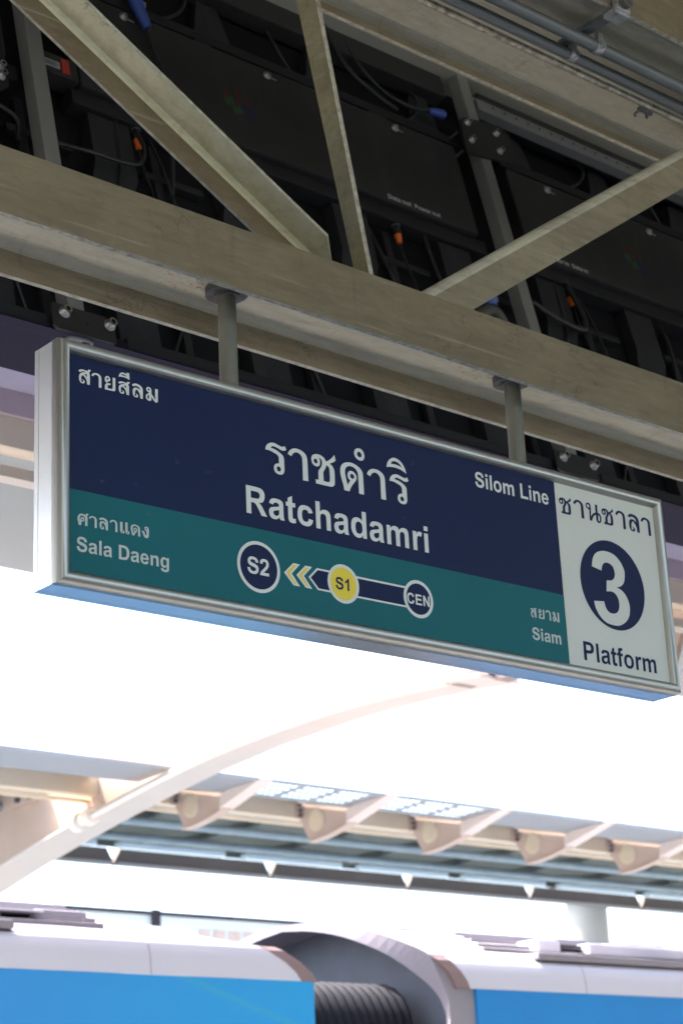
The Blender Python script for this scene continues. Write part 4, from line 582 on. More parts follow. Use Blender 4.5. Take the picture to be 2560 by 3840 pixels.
# ------------------------------------------------------------------ backs of the tilted display screen
TL = R(13); LO = Vector((0, 4.85, 2.6)); LV = Vector((0, math.sin(TL), math.cos(TL))); LN = Vector((0, -math.cos(TL), math.sin(TL)))
def LT(u, v, n): return tuple(LO + Vector((u, 0, 0)) + LV * v + LN * n)
def lbox(mb, u0, u1, v0, v1, n0, n1, mi=0, b=None):
    if b: mb.bbox(u0, u1, v0, v1, n0, n1, b, mi, LT)
    else: mb.box(u0, u1, v0, v1, n0, n1, mi, LT)
    return mb
def bolt(u, v, n, par, r=0.0135, h=0.024):
    mb = MB(); mb.tube([LT(u, v, n), LT(u, v, n + h * 0.22), LT(u, v, n + h * 0.23), LT(u, v, n + h)], r, 20, 0, True, lambda i: (r * 1.3, r * 1.3, r, r * 0.95)[i])
    mb.cyl(LT(u, v, n + h), LT(u, v, n + h + 0.0006), r * 0.55, 6, 1)
    return mb.build('bolt', ['steel', 'void'], par)
# display body shared by all cabinets: the bottom trim and dark back
t = thing('screen_housing', 'aubergine-black bottom housing of the display screen, behind and above the sign', 'screen housing', LT(4, 0.05, -0.2))
mb = MB(); lbox(mb, -12, 30, 0.165, 2.5, -0.36, -0.155); mb.build('back_panel', 'void', t)
mb = MB()
for x0, x1 in [(-12 + 2.295 * i + 0.36, -12 + 2.295 * (i + 1) + 0.36 - 0.002) for i in range(18)]:
    mb.prism([(4.868, 2.652), (5.219, 2.652), (5.219, 2.80), (4.90, 2.70)], lambda i, x0=x0, x1=x1: (lambda y, z: ((x0, x1)[i], y, z)))
mb.build('bottom_trim', 'purple', t)
for x, y in ((2.96, 5.12), (5.4, 5.14), (6.2, 5.13)):
    mb = MB(); mb.cyl((x, y, 2.6515), (x, y, 2.648), 0.008, 14); mb.build('screw', 'black', t)
# cabinets: cover box, lip, screws, printing, logo, connectors; copied along the screen
def cabinet():
    u0 = 3.435
    t = thing('display_cabinet', 'dusty black display cabinet back printed Data out and Power out, above the beam', 'display cabinet', LT(u0 + 1, 0.06, -0.1), 'backs of the display cabinets')
    mb = MB(); lbox(mb, u0, u0 + 1.985, 1.252, 1.735, -0.12, -0.05, 0, 0.006); cov = mb.build('cover', 'cover', t)
    mb = MB(); lbox(mb, u0 - 0.02, u0 + 2.03, 1.752, 1.80, -0.12, -0.056, 0, 0.004)
    lbox(mb, u0 + 0.6, u0 + 0.68, 1.738, 1.752, -0.12, -0.055); lbox(mb, u0 + 1.5, u0 + 1.6, 1.738, 1.752, -0.12, -0.055); mb.build('top_lip', 'black', t)
    mb = MB(); lbox(mb, u0 - 0.03, u0 + 2.04, 1.18, 1.25, -0.15, -0.075, 0, 0.004); mb.build('connector_shelf', 'black', t)
    mb = MB(); lbox(mb, u0 - 0.03, u0 + 2.04, 2.05, 2.5, -0.14, -0.06, 0, 0.006); mb.build('upper_cover', 'cover', t)
    mb = MB(); lbox(mb, u0 - 0.02, u0 + 2.03, 0.066, 0.115, -0.06, -0.012, 0, 0.004); mb.build('lower_rail', 'black', t)
    for k in range(4):
        q = u0 + 0.02 + k * 0.574
        mb = MB(); T2 = lambda i, q=q: (lambda w, v: LT(q + w, v, (-0.15, -0.092)[i]))
        mb.prism([(0.0, 0.12), (0.17, 0.12), (0.17, 0.85), (0.20, 0.92), (0.20, 1.175), (0.02, 1.175), (0.02, 0.95), (0.0, 0.88)], T2); mb.build('fin', 'fin', t)
        mb = MB(); lbox(mb, q + 0.25, q + 0.52, 0.55, 0.59, -0.15, -0.11, 0, 0.003); lbox(mb, q + 0.30, q + 0.335, 0.12, 1.15, -0.15, -0.12, 0, 0.003)
        lbox(mb, q + 0.25, q + 0.52, 0.98, 1.01, -0.15, -0.115, 0, 0.003); mb.build('frame_bar', 'black', t)
        mb = MB(); mb.cyl(LT(q + 0.42, 0.82, -0.10), LT(q + 0.47, 0.74, -0.09), 0.004, 8); mb.build('cable_tie', 'label', t)
        mb = MB(); T2 = lambda i, q=q: (lambda w, v: LT(q + w, v, (-0.15, -0.10)[i]))
        mb.prism([(0.05, 1.83), (0.24, 1.83), (0.20, 2.03), (0.10, 2.03)], T2); mb.build('fin', 'fin', t)
    for u in (0.255, 0.945, 1.63):
        mb = MB(); mb.tube([LT(u0 + u, 1.70, -0.05), LT(u0 + u, 1.70, -0.046), LT(u0 + u, 1.70, -0.0455), LT(u0 + u, 1.70, -0.036)], 0.017, 18, 0, True, lambda i: (0.019, 0.019, 0.012, 0.010)[i])
        mb.cyl(LT(u0 + u + 0.018, 1.695, -0.049), LT(u0 + u + 0.045, 1.692, -0.049), 0.0025, 6); mb.build('screw', 'steel', t)
    mb = MB(); T3 = lambda a, b, d: LT(a, b, -0.0495 + d)
    for word, c0, c1 in (('Data out', 1.477, 1.606), ('Power out', 1.624, 1.77), ('Power in', 0.116, 0.25), ('Data in', 0.268, 0.372)):
        mb = MB(); typeset(mb, word, T3, u0 + c0, u0 + c1, 1.268); mb.build('printed_text', 'print', cov)
    # pinwheel mark of nine leaf strokes
    mb = MB(); cu, cv = u0 + 0.745, 1.470
    def leaf(x, y, ang, l, w, mi):
        c, s_ = math.cos(R(ang)), math.sin(R(ang)); pts = [(-l, 0), (-l * 0.4, w), (l * 0.4, w), (l, 0), (l * 0.4, -w), (-l * 0.4, -w)]
        flat(mb, [[(cu + x + c * p - s_ * q, cv + y + s_ * p + c * q) for p, q in pts]], lambda a_, b_: LT(a_, b_, -0.0493), mi)
    for (x, y, mi) in ((-0.043, 0.040, 0), (0.012, 0.060, 0), (0.010, 0.012, 0), (0.058, 0.030, 0), (-0.046, -0.004, 1), (-0.024, 0.006, 1), (-0.012, -0.038, 1), (0.010, -0.030, 1), (0.034, -0.012, 2), (0.072, -0.002, 2), (0.040, -0.058, 2), (0.078, -0.040, 2)):
        leaf(x, y, 105, 0.026, 0.012, mi)
    mb.build('pinwheel_mark', ['lr', 'lg', 'lb'], cov)
    for u in (1.535, 0.255):       # data plugs with orange boots
        mb = MB(); p = lambda v, n=-0.10: LT(u0 + u, v, n)
        mb.tube([p(1.235), p(1.20), p(1.198), p(1.175)], 0.02, 16, 0, True, lambda i: (0.024, 0.024, 0.018, 0.018)[i]); mb.cyl(LT(u0 + u - 0.03, 1.22, -0.10), LT(u0 + u + 0.03, 1.222, -0.10), 0.008, 8)
        pl = mb.build('data_plug', 'nickel', t)
        mb = MB(); mb.cyl(p(1.175), p(1.132), 0.0155, 14); mb.build('collar', 'black', pl)
        mb = MB(); mb.cyl(p(1.134), p(1.092), 0.0155, 14, 0, 0.0105); mb.build('orange_boot', 'orange_plug', pl)
        mb = MB(); mb.tube(crom([p(1.09), LT(u0 + u + 0.01, 0.98, -0.10), LT(u0 + u + 0.02, 0.85, -0.09), LT(u0 + u - 0.02, 0.66, -0.1), LT(u0 + u - 0.1, 0.5, -0.12)]), 0.004, 8); mb.build('cable', 'cable', pl)
    for u, du in ((1.69, 0.16), (0.16, -0.1)):
        mb = MB(); mb.tube(crom([LT(u0 + u, 1.24, -0.10), LT(u0 + u, 1.15, -0.095), LT(u0 + u + du * 0.1, 0.97, -0.09), LT(u0 + u + du * 0.5, 0.84, -0.085), LT(u0 + u + du * 1.6, 0.80, -0.09), LT(u0 + u + du * 3.2, 0.86, -0.12)]), 0.0095, 10); mb.build('power_cable', 'cable', t)
    for q, w, r_ in ((0.32, 0.05, 0.006), (0.88, -0.06, 0.007), (1.36, 0.07, 0.006), (1.92, -0.05, 0.007)):
        mb = MB(); mb.tube(crom([LT(u0 + q, 1.175, -0.11), LT(u0 + q + w * 0.4, 1.0, -0.085), LT(u0 + q + w, 0.75, -0.08), LT(u0 + q + w * 0.6, 0.45, -0.085), LT(u0 + q - w, 0.2, -0.12)]), r_, 8); mb.build('inner_cable', 'cable', t)
    for q, w in ((0.45, 0.1), (1.15, -0.08), (1.75, 0.06)):
        mb = MB(); mb.tube(crom([LT(u0 + q, 1.81, -0.10), LT(u0 + q + w, 1.87, -0.07), LT(u0 + q + w * 1.5, 1.97, -0.07), LT(u0 + q + w, 2.06, -0.12)]), 0.007, 8); mb.build('inner_cable', 'cable', t)
    return t
cab = cabinet()
dup(cab, (2.295, 0, 0), 'dusty black display cabinet back printed Power in and Data in, below the right brace')
dup(cab, (-2.295, 0, 0), 'black display cabinet back in the top left corner behind the peeling brace')
# stickers
t = tag(MB().box(3.267, 3.341, 1.276, 1.306, -0.04, -0.036, 0, LT).build('sticker', 'label', loc=LT(3.3, 1.29, -0.04)), 'white printed sticker beside the red one, left of the peeling brace', 'sticker')
mb = MB(); [mb.box(3.272, 3.272 + 0.05 + 0.012 * (i % 2), 1.280 + i * 0.0045, 1.2818 + i * 0.0045, -0.0358, -0.0354, 0, LT) for i in range(5)]; mb.build('small_print', 'black', t)
tag(MB().box(3.350, 3.382, 1.266, 1.331, -0.04, -0.036, 0, LT).build('sticker', 'red_label', loc=LT(3.36, 1.3, -0.04)), 'red sticker at the left edge of the peeling brace', 'sticker')
mb = MB(); lbox(mb, 3.262, 3.42, 1.25, 1.345, -0.12, -0.041, 0, 0.004); tag(mb.build('connector_box', 'cover', loc=LT(3.3, 1.3, -0.1)), 'small black connector box carrying the white and red stickers', 'connector box')
for (u0, u1, v0, v1, lab) in ((3.553, 3.572, 0.212, 0.226, 'smallest upper pale sticker under the beam, left of the left rod'), (3.556, 3.60, 0.178, 0.200, 'long pale sticker under the beam, left of the left rod'), (4.105, 4.145, 0.172, 0.188, 'pale sticker under the beam, right of the left rod'), (2.966, 3.03, 0.176, 0.196, 'pale printed sticker under the beam at the left picture edge'), (4.93, 4.95, 0.19, 0.203, 'tiny pale sticker under the beam midway between the rods')):
    tag(MB().box(u0, u1, v0, v1, -0.152, -0.148, 0, LT).build('sticker', 'label', loc=LT(u0, v0, -0.15)), lab, 'sticker')
# posts and rail of the screen's support frame
for i, u in enumerate((3.188, 5.515)):
    t = thing('support_post', ('grey box-section post at the left, behind the peeling brace', 'grey box-section post on the right, behind the four-bolt plate')[i], 'post', LT(u + 0.032, 0.1, -0.03), 'grey posts of the screen frame')
    mb = MB(); lbox(mb, u, u + 0.064, 0.06, 2.9, -0.062, 0, 0, 0.005); mb.build('box_section', 'post', t)
t = thing('support_rail', 'perforated grey horizontal rail under the upper beam, right of the grey post', 'rail', LT(6, 2.0, -0.02))
mb = MB(); lbox(mb, 5.60, 12, 1.985, 2.045, -0.05, 0, 0, 0.003); lbox(mb, 5.60, 12, 2.045, 2.075, -0.05, -0.02); mb.build('channel', 'rail', t)
mb = MB(); [mb.cyl(LT(5.7 + 0.075 * k, 2.027, 0.0), LT(5.7 + 0.075 * k, 2.027, 0.0008), 0.006, 10) for k in range(40)]; mb.build('slots', 'void', t)
# bolted plates
t = thing('connector_plate', 'black four-bolt plate joined to the grey post at upper right', 'bracket plate', LT(5.55, 1.8, 0.005))
mb = MB(); mb.prism([(5.425, 1.655), (5.70, 1.70), (5.745, 1.75), (5.745, 1.87), (5.70, 1.91), (5.47, 1.875), (5.435, 1.85)], lambda i: (lambda u, v: LT(u, v, 0.0 + 0.012 * i))); mb.build('plate', 'plate', t)
for (u, v) in ((5.472, 1.842), (5.648, 1.848), (5.468, 1.742), (5.641, 1.745)): bolt(u, v, 0.012, t, 0.0125, 0.024)
for (u, v) in ((5.425, 1.79), (5.432, 1.69)):
    mb = MB(); mb.cyl(LT(u - 0.004, v, -0.015), LT(u - 0.004, v, -0.075), 0.006, 10); mb.build('stud', 'steel', t)
for i, (u0, u1) in enumerate(((3.115, 3.352), (5.425, 5.662))):
    t = thing('connector_plate', ('black two-bolt plate under the beam, above the sign\'s left corner', 'black two-bolt plate under the beam, above the words Silom Line')[i], 'bracket plate', LT((u0 + u1) / 2, 0.1, 0.005))
    mb = MB(); mb.prism([(u0 + 0.012, 0.05), (u1 - 0.008, 0.05), (u1, 0.058), (u1, 0.142), (u1 - 0.008, 0.150), (u0 + 0.004, 0.150), (u0, 0.142), (u0, 0.062)], lambda i: (lambda u, v: LT(u, v, 0.001 + 0.011 * i))); mb.build('plate', 'plate', t)
    for u in (u0 + 0.044, u0 + 0.217): bolt(u, 0.119, 0.012, t, 0.0165, 0.026)
    mb = MB(); mb.cyl(LT(u0 + 0.13, 0.1, 0.0122), LT(u0 + 0.13, 0.1, 0.0126), 0.004, 10); mb.build('hole', 'void', t)
    mb = MB(); mb.tube(crom([LT(u0 + 0.06, 0.036, -0.03), LT(u0 + 0.07, 0.040, -0.005), LT(u0 + 0.145, 0.040, -0.003), LT(u0 + 0.15, 0.036, -0.03)], 5), 0.0045, 8); mb.build('catch', 'rail', t)
t = thing('latch_plate', 'black latch plate with round pins at the left picture edge', 'latch', LT(3.07, 1.2, -0.03))
mb = MB(); mb.prism([(2.90, 1.08), (3.07, 1.06), (3.11, 1.10), (3.105, 1.36), (2.90, 1.38)], lambda i: (lambda u, v: LT(u, v, -0.05 + 0.012 * i))); mb.build('plate', 'black', t)
for v in (1.17, 1.13): bolt(3.08, v, -0.038, t, 0.013, 0.03)
bolt(3.105, 0.845, -0.10, t, 0.016, 0.01)
# blue plugs and loose cables
def plug(p0, p1, lab, r=0.021, cab_pts=None):
    t = thing('blue_plug', lab, 'plug', p0, 'blue power plugs')
    p0 = Vector(p0); p1 = Vector(p1); q = lambda f: p0.lerp(p1, f)
    mb = MB(); mb.tube([q(0), q(0.1), q(0.55), q(0.6), q(0.9), q(1)], r, 18, 0, True, lambda i: (r * .85, r, r, r * .86, r * .78, r * .6)[i]); mb.build('plug_body', 'blue_plug', t)
    mb = MB(); side = (p1 - p0).normalized().orthogonal() ; mb.box(-0.006, 0.006, -0.006, 0.006, 0, 0.02, 0, lambda a_, b_, c_: tuple(q(0.5) + Vector((a_ + r, b_ - 0.004, c_)))); mb.build('catch', 'zinc', t)
    if cab_pts: mb = MB(); mb.tube(crom([tuple(p1)] + cab_pts), 0.0085, 10); mb.build('cable', 'cable', t)
plug(LT(3.715, 1.86, -0.02), LT(3.772, 1.652, -0.02), 'bright blue plug hanging at the top left above the peeling brace', 0.026, [LT(3.795, 1.55, -0.03), LT(3.82, 1.40, -0.03), LT(3.83, 1.2, -0.06), LT(3.80, 0.9, -0.09)])
plug(LT(5.385, 1.885, -0.03), LT(5.295, 1.872, -0.03), 'blue plug lying level beside the four-bolt plate', 0.021, [LT(5.2, 1.86, -0.04), LT(5.05, 1.90, -0.05), LT(4.93, 2.05, -0.06), LT(4.88, 2.3, -0.08)])
plug(LT(5.352, 0.90, -0.03), LT(5.345, 0.845, -0.03), 'blue plug just above the beam beneath the right brace', 0.03)
mb = MB(); pts = crom([LT(5.13, 0.60, 0.03), LT(5.16, 0.69, 0.05), LT(5.24, 0.735, 0.05), LT(5.31, 0.71, 0.03), LT(5.36, 0.62, 0.0)], 16); mb.tube(pts, 0.02, 14, 0, True, lambda i: 0.021 + 0.0035 * (i % 2)); tag(mb.build('corrugated_hose', 'gcable', loc=tuple(pts[0])), 'grey corrugated hose arching above the beam by the right post', 'hose')
for pts, lab, r in (([LT(3.27, 0.93, -0.06), LT(3.41, 0.915, -0.03), LT(3.55, 0.91, -0.02), LT(3.63, 0.95, -0.03), LT(3.672, 1.05, -0.05), LT(3.68, 1.17, -0.09)], 'black cable looping right from the left post behind the peeling brace', 0.008),
                    ([LT(2.9, 0.98, -0.05), LT(3.02, 0.985, -0.03), LT(3.12, 0.96, -0.04), LT(3.16, 0.93, -0.1)], 'short black cable at the left edge beside the grey post', 0.008),
                    ([LT(4.78, 2.3, -0.07), LT(4.80, 2.1, -0.05), LT(4.86, 1.93, -0.04), LT(5.0, 1.84, -0.04), LT(5.12, 1.83, -0.06)], 'black cable sagging under the upper beam, right of the leaning post', 0.010),
                    ([LT(5.64, 0.97, -0.05), LT(5.78, 0.925, -0.05), LT(5.92, 0.91, -0.05), LT(5.965, 0.95, -0.05), LT(5.97, 1.06, -0.06), LT(5.955, 1.22, -0.09)], 'black cable bending up beside the orange plug on the right', 0.012)):
    mb = MB(); mb.tube(crom(pts), r, 10); tag(mb.build('loose_cable', 'cable', loc=pts[0]), lab, 'cable', 'loose cables behind the screen')

# ------------------------------------------------------------------ far canopy across the tracks
t = thing('canopy_beam', 'long cream edge beam of the far canopy carrying the pinkish brackets', 'canopy beam', (12, 15.05, 3.6))
mb = MB(); mb.box(-6, 40, 15.0, 15.12, 3.612, 3.79); mb.build('beam', 'sand', t)
mb = MB(); mb.box(-6, 40, 15.13, 15.2, 3.57, 3.60); mb.build('lower_angle', 'sand', t)
BX = [10.99 + 1.523 * k for k in range(5)]
# brackets
def bracket(x):
    t = thing('canopy_bracket', '', 'bracket', (x, 15.0, 3.6), 'curved brackets on the far canopy beam')
    low = [(13.63, 3.6), (13.74, 3.574), (13.84, 3.548), (13.95, 3.519), (14.09, 3.482), (14.23, 3.449), (14.40, 3.412), (14.56, 3.384), (14.72, 3.368), (14.86, 3.362)]
    top = [(15.0, 3.59), (15.0, 3.76), (14.92, 3.735), (14.22, 3.575), (14.03, 3.600), (13.86, 3.624), (13.69, 3.630), (13.62, 3.612)]
    mb = MB(); mb.prism(low + top, lambda i: (lambda a_, b_: (x + 0.035 * i, a_, b_))); mb.build('web_plate', 'pink', t)
    arm = [(14.25, 3.440)] + low[4::-1] + [(13.615, 3.612), (13.69, 3.634), (13.86, 3.628), (14.03, 3.604), (14.23, 3.570)]
    mb = MB(); mb.prism(arm, lambda i: (lambda a_, b_: (x - 0.055 + 0.15 * i, a_, b_ - 0.002))); mb.build('arm', 'pink_lit', t)  # arm paint paled to put the light on the tip into its colour
    vs = []; fl = low[5:]; mb = MB()
    for (a_, b_) in fl: vs += [(x - 0.035, a_, b_ - 0.003), (x + 0.07, a_, b_ - 0.003), (x + 0.07, a_, b_ - 0.018), (x - 0.035, a_, b_ - 0.018)]
    k = len(fl); fs = [(4 * i + j, 4 * i + (j + 1) % 4, 4 * i + 4 + (j + 1) % 4, 4 * i + 4 + j) for i in range(k - 1) for j in range(4)] + [(0, 1, 2, 3), tuple(4 * (k - 1) + j for j in range(4))]
    mb.add(vs, fs); mb.build('bottom_flange', 'pink', t)
    mb = MB(); mb.tube([(x + 0.001, 14.743, 3.560), (x - 0.012, 14.743, 3.560), (x - 0.014, 14.743, 3.560), (x - 0.016, 14.743, 3.560)], 0.1, 30, 0, True, lambda i: (0.118, 0.118, 0.098, 0.098)[i]); mb.build('pipe_end', 'sand', t)
    mb = MB(); mb.box(x - 0.055, x + 0.06, 14.965, 14.998, 3.60, 3.76)
    for dz in (0.03, 0.08, 0.13): mb.cyl((x - 0.035, 14.965, 3.6 + dz), (x - 0.035, 14.935, 3.6 + dz), 0.016, 8, 1)
    mb.build('end_plate', ['pink', 'dark_unit'], t)
    return t
b0 = bracket(BX[0])
BL = ['curved pinkish far bracket next to the arched rafter, leftmost of the five', 'curved pinkish far bracket between the two perforated soffit panels', 'curved pinkish far bracket at the right end of the perforated panels', 'curved pinkish far bracket between two plain grey soffit panels', 'curved pinkish far bracket cut by the right picture edge']
b0['label'] = BL[0]
for k in range(1, 5): dup(b0, (BX[k] - BX[0], 0, 0), BL[k])
# soffit panels
def soff(x0, x1, lab, perf=False):
    T = lambda x, q, d=0.0: (x, 15.0 - 1.35 * q, 3.775 - 0.19 * min(q / 0.58, 1) + 0.018 * max(0, (q - 0.58) / 0.42) + d)
    t = thing('soffit_panel', lab, 'soffit panel', T((x0 + x1) / 2, 0.5), 'soffit panels of the far canopy')
    mb = MB()
    def slab(xa, xb, q0, q1, m_=mb): m_.box(xa, xb, q0, q1, 0, 0.012, 0, T)
    if not perf:
        slab(x0, x1, 0, 0.58); slab(x0, x1, 0.5801, 1.0); mb.build('sheet', 'soffit', t)
    else:
        slab(x0, x1, 0, 0.58); slab(x0, x1, 0.5801, 0.62); slab(x0, x1, 0.955, 1.0); slab(x1 - 0.16, x1, 0.6201, 0.9549); xe_ = x1 - 0.16
        nx, ny = 18, 4
        for i in range(nx):
            for j in range(ny):
                a0 = x0 + (xe_ - x0) * i / nx; a1 = x0 + (xe_ - x0) * (i + 1) / nx; q0 = 0.6201 + 0.3348 * j / ny; q1 = 0.6201 + 0.3348 * (j + 1) / ny
                if i in (6, 12):
                    mb.add([T(a0, q0), T(a1, q0), T(a1, q1), T(a0, q1)], [(0, 1, 2, 3)]); continue
                ca, cq = (a0 + a1) / 2, (q0 + q1) / 2; ra, rq = (a1 - a0) * 0.34, (q1 - q0) * 0.36
                sq = [(a0, q0), (ca, q0), (a1, q0), (a1, cq), (a1, q1), (ca, q1), (a0, q1), (a0, cq)]
                oc = [(ca - ra * .7, cq - rq * .7), (ca, cq - rq), (ca + ra * .7, cq - rq * .7), (ca + ra, cq), (ca + ra * .7, cq + rq * .7), (ca, cq + rq), (ca - ra * .7, cq + rq * .7), (ca - ra, cq)]
                mb.add([T(*p) for p in sq + oc], [(k, (k + 1) % 8, 8 + (k + 1) % 8, 8 + k) for k in range(8)])
        mb.build('perforated_sheet', 'soffit', t)
    mb = MB(); mb.box(x0 + 0.02, x1 - 0.02, 0.985, 1.0, -0.012, -0.002, 0, T); mb.build('drip_edge', 'lip', t)
    return t
g = 0.05
soff(4.0, 10.02, 'plain grey soffit panel left of the arched rafter')
soff(10.26, BX[0] - 0.02, 'short grey soffit panel between the arched rafter and first bracket')
soff(BX[0] + g, BX[1] - 0.02, 'perforated grey soffit panel, left of the two with rows of bright holes', True)
soff(BX[1] + g, BX[2] - 0.02, 'perforated grey soffit panel, right of the two with rows of bright holes', True)
soff(BX[2] + g, BX[3] - 0.02, 'plain grey soffit panel right after the perforated ones')
soff(BX[3] + g, BX[4] - 0.02, 'plain grey soffit panel between the last two brackets')
soff(BX[4] + g, 24, 'plain grey soffit panel cut by the right picture edge')
# big arched rafter
RX = 10.139
lo = [(18.2, 2.80), (17.5, 2.95), (16.73, 3.11), (16.15, 3.22), (15.47, 3.33), (14.86, 3.42), (14.2, 3.51), (13.53, 3.59), (12.6, 3.66), (11.5, 3.683), (10.8, 3.66), (10.2, 3.62), (9.82, 3.575)]
hi = [(9.80, 3.60), (10.2, 3.73), (10.8, 3.82), (11.6, 3.90), (12.6, 3.97), (14.1, 4.0), (15.9, 3.99), (17.5, 3.96), (18.2, 3.94)]
t = thing('arched_rafter', 'big pale arched rafter reaching from the far canopy over the tracks towards the sign', 'rafter', (RX, 15, 3.4))
mb = MB(); mb.prism(lo + hi, lambda i: (lambda a_, b_: (RX - 0.02 + 0.04 * i, a_, b_))); mb.build('web_plate', 'pink', t)
def strip(name, line, dz, w, th, mt):
    mb = MB(); vs = []
    for (a_, b_) in line: vs += [(RX - w, a_, b_ + dz), (RX + w, a_, b_ + dz), (RX + w, a_, b_ + dz - th), (RX - w, a_, b_ + dz - th)]
    k = len(line); fs = [(4 * i + j, 4 * i + (j + 1) % 4, 4 * i + 4 + (j + 1) % 4, 4 * i + 4 + j) for i in range(k - 1) for j in range(4)] + [(0, 1, 2, 3), tuple(4 * (k - 1) + j for j in range(4))]
    mb.add(vs, fs); mb.build(name, mt, t)
strip('bottom_flange', lo, -0.003, 0.21, 0.025, 'rafter_under');
mb = MB(); mb.box(RX - 0.075, RX - 0.021, 15.93, 16.42, 3.73, 3.985); mb.build('splice_plate', 'pink', t)
for y in (16.06, 16.28):
    for z in (3.79, 3.86, 3.93):
        mb = MB(); mb.cyl((RX - 0.075, y, z), (RX - 0.11, y, z), 0.028, 10); mb.build('bolt', 'dark_unit', t)
mb = MB(); mb.box(RX - 0.10, RX + 0.10, 9.80, 10.22, 3.585, 3.655); mb.box(RX - 0.07, RX + 0.07, 9.62, 9.80, 3.535, 3.60); mb.build('end_shoe', 'shoe', t)
t = thing('drain_pipe', 'white drain pipe with a collar running along under the arched rafter', 'pipe', (RX - 0.2, 15.1, 3.5))
pp = [(RX - 0.165, a_, b_ - 0.02) for a_, b_ in [(15.05, 3.395)] + lo[5:12]]
mb = MB(); mb.tube(crom(pp, 5), 0.03, 14); mb.build('pipe', 'sand_light', t)
mb = MB(); c0 = Vector(pp[0]); c1 = Vector(pp[1]); dd = (c1 - c0).normalized(); mb.tube([c0 - dd * 0.10, c0 - dd * 0.02, c0 - dd * 0.019, c0 + dd * 0.10, c0 + dd * 0.101, c0 + dd * 0.18], 0.08, 18, 0, True, lambda i: (0.08, 0.08, 0.05, 0.05, 0.08, 0.08)[i]); mb.build('collar', 'sand_light', t)
# underside, conduits, trays, fascia
t = thing('far_canopy_roof', 'dark green-grey decking under the far canopy, above its conduits', 'canopy roof', (12, 17, 3.9))
mb = MB(); mb.box(-6, 40, 15.92, 18.35, 3.93, 3.985); mb.build('decking', 'under', t)
for i in range(16):
    mb = MB(); mb.box(8 + i * 1.3, 8.1 + i * 1.3, 15.92, 18.35, 3.86, 3.929); mb.build('cross_joist', 'under', t)
mb = MB(); mb.box(-6, 40, 18.36, 18.44, 3.872, 4.2); mb.build('edge_board', 'under', t)
for y, z, r, lab in ((15.9, 3.80, 0.035, 'cyan-grey far conduit closest behind the cream edge beam'), (16.7, 3.80, 0.045, 'cyan-grey far conduit in the middle of the three'), (17.5, 3.80, 0.045, 'cyan-grey far conduit closest to the brown fascia')):
    mb = MB(); mb.tube([(x, y, z) for x in (-6, 10, 20, 40)], r, 10); tag(mb.build('far_conduit', 'pipe_c', loc=(12, y, z)), lab, 'conduit', 'conduits under the far canopy')
tray = None
for k in range(8):
    x = 10.6 + k * 1.75
    if tray is None:
        tray = thing('strip_light', 'unlit pale strip light hanging under the far canopy above the fascia', 'strip light', (x, 17.95, 3.8), 'strip lights under the far canopy')
        mb = MB(); mb.bbox(x, x + 1.45, 17.88, 18.0, 3.765, 3.83, 0.012); mb.build('lamp_body', 'tubelamp', tray)
        mb = MB(); mb.box(x + 0.3, x + 0.34, 17.92, 17.96, 3.831, 3.93); mb.box(x + 1.1, x + 1.14, 17.92, 17.96, 3.831, 3.93); mb.build('hanger', 'fascia', tray)
    else: dup(tray, (1.75 * k, 0, 0))
nx = [8.2, 10.43, 12.66, 14.91, 17.13, 19.34, 21.58, 23.8, 26.0]
NL = ['behind the arched rafter at the left edge', 'left of the widest white notch', 'second from the left, below the first brackets', 'centre one below the perforated panels', 'right of centre, left of the grey column', 'crossed by the grey column', 'just right of the grey column', 'rightmost, cut by the picture edge']
for k in range(8):
    x0, x1 = nx[k] + 0.012, nx[k + 1] - 0.012
    t = thing('fascia_panel', 'long brown-grey fascia panel of the far canopy, ' + NL[k], 'fascia panel', (x0, 18.5, 3.68), 'fascia panels of the far canopy')
    mb = MB(); mb.prism([(x0 + 0.02, 3.69), (x1 - 0.02, 3.69), (x1, 3.705), (x1 - 0.012, 3.745), (x1 - 0.075, 3.85), (x1 - 0.08, 3.868), (x0 + 0.08, 3.868), (x0 + 0.075, 3.85), (x0 + 0.012, 3.745), (x0, 3.705)], lambda i: (lambda a_, b_: (a_, 18.46 + 0.1 * i, b_))); mb.build('panel', 'fascia', t)
    mb = MB(); mb.box(x0 + 0.03, x1 - 0.03, 18.44, 18.459, 3.675, 3.715); mb.build('bottom_lip', 'lip', t)
t = thing('platform_column', 'round pale grey column under the far canopy at the right', 'column', (20.92, 18.9, -1.35))
mb = MB(); mb.cyl((20.92, 18.9, -1.35), (20.92, 18.9, 3.86), 0.285, 32); mb.build('shaft', 'column', t)
mb = MB(); mb.box(20.5, 21.35, 18.58, 19.2, 3.861, 4.1); mb.build('capital', 'fascia', t)
t = thing('boundary_wall', 'pale green-grey wall with a dark top edge beyond the far platform, behind the train roofs', 'wall', (15, 20.5, -1.35))
mb = MB(); mb.box(-6, 50, 20.5, 20.6, -1.35, 3.50); mb.build('wall_sheet', 'wallp', t)
mb = MB(); mb.box(-6, 50, 20.47, 20.63, 3.501, 3.545); mb.build('dark_capping', 'seam', t)
mb = MB(); mb.box(14.6, 14.72, 20.44, 20.47, 3.36, 3.56); mb.build('joint_clip', 'seam', t)
mb = MB()
for k in range(4): mb.box(15.35 + k * 0.24, 15.53 + k * 0.24, 20.482, 20.498, 3.24, 3.36)
mb.build('orange_tiles', 'orange_panel', t)

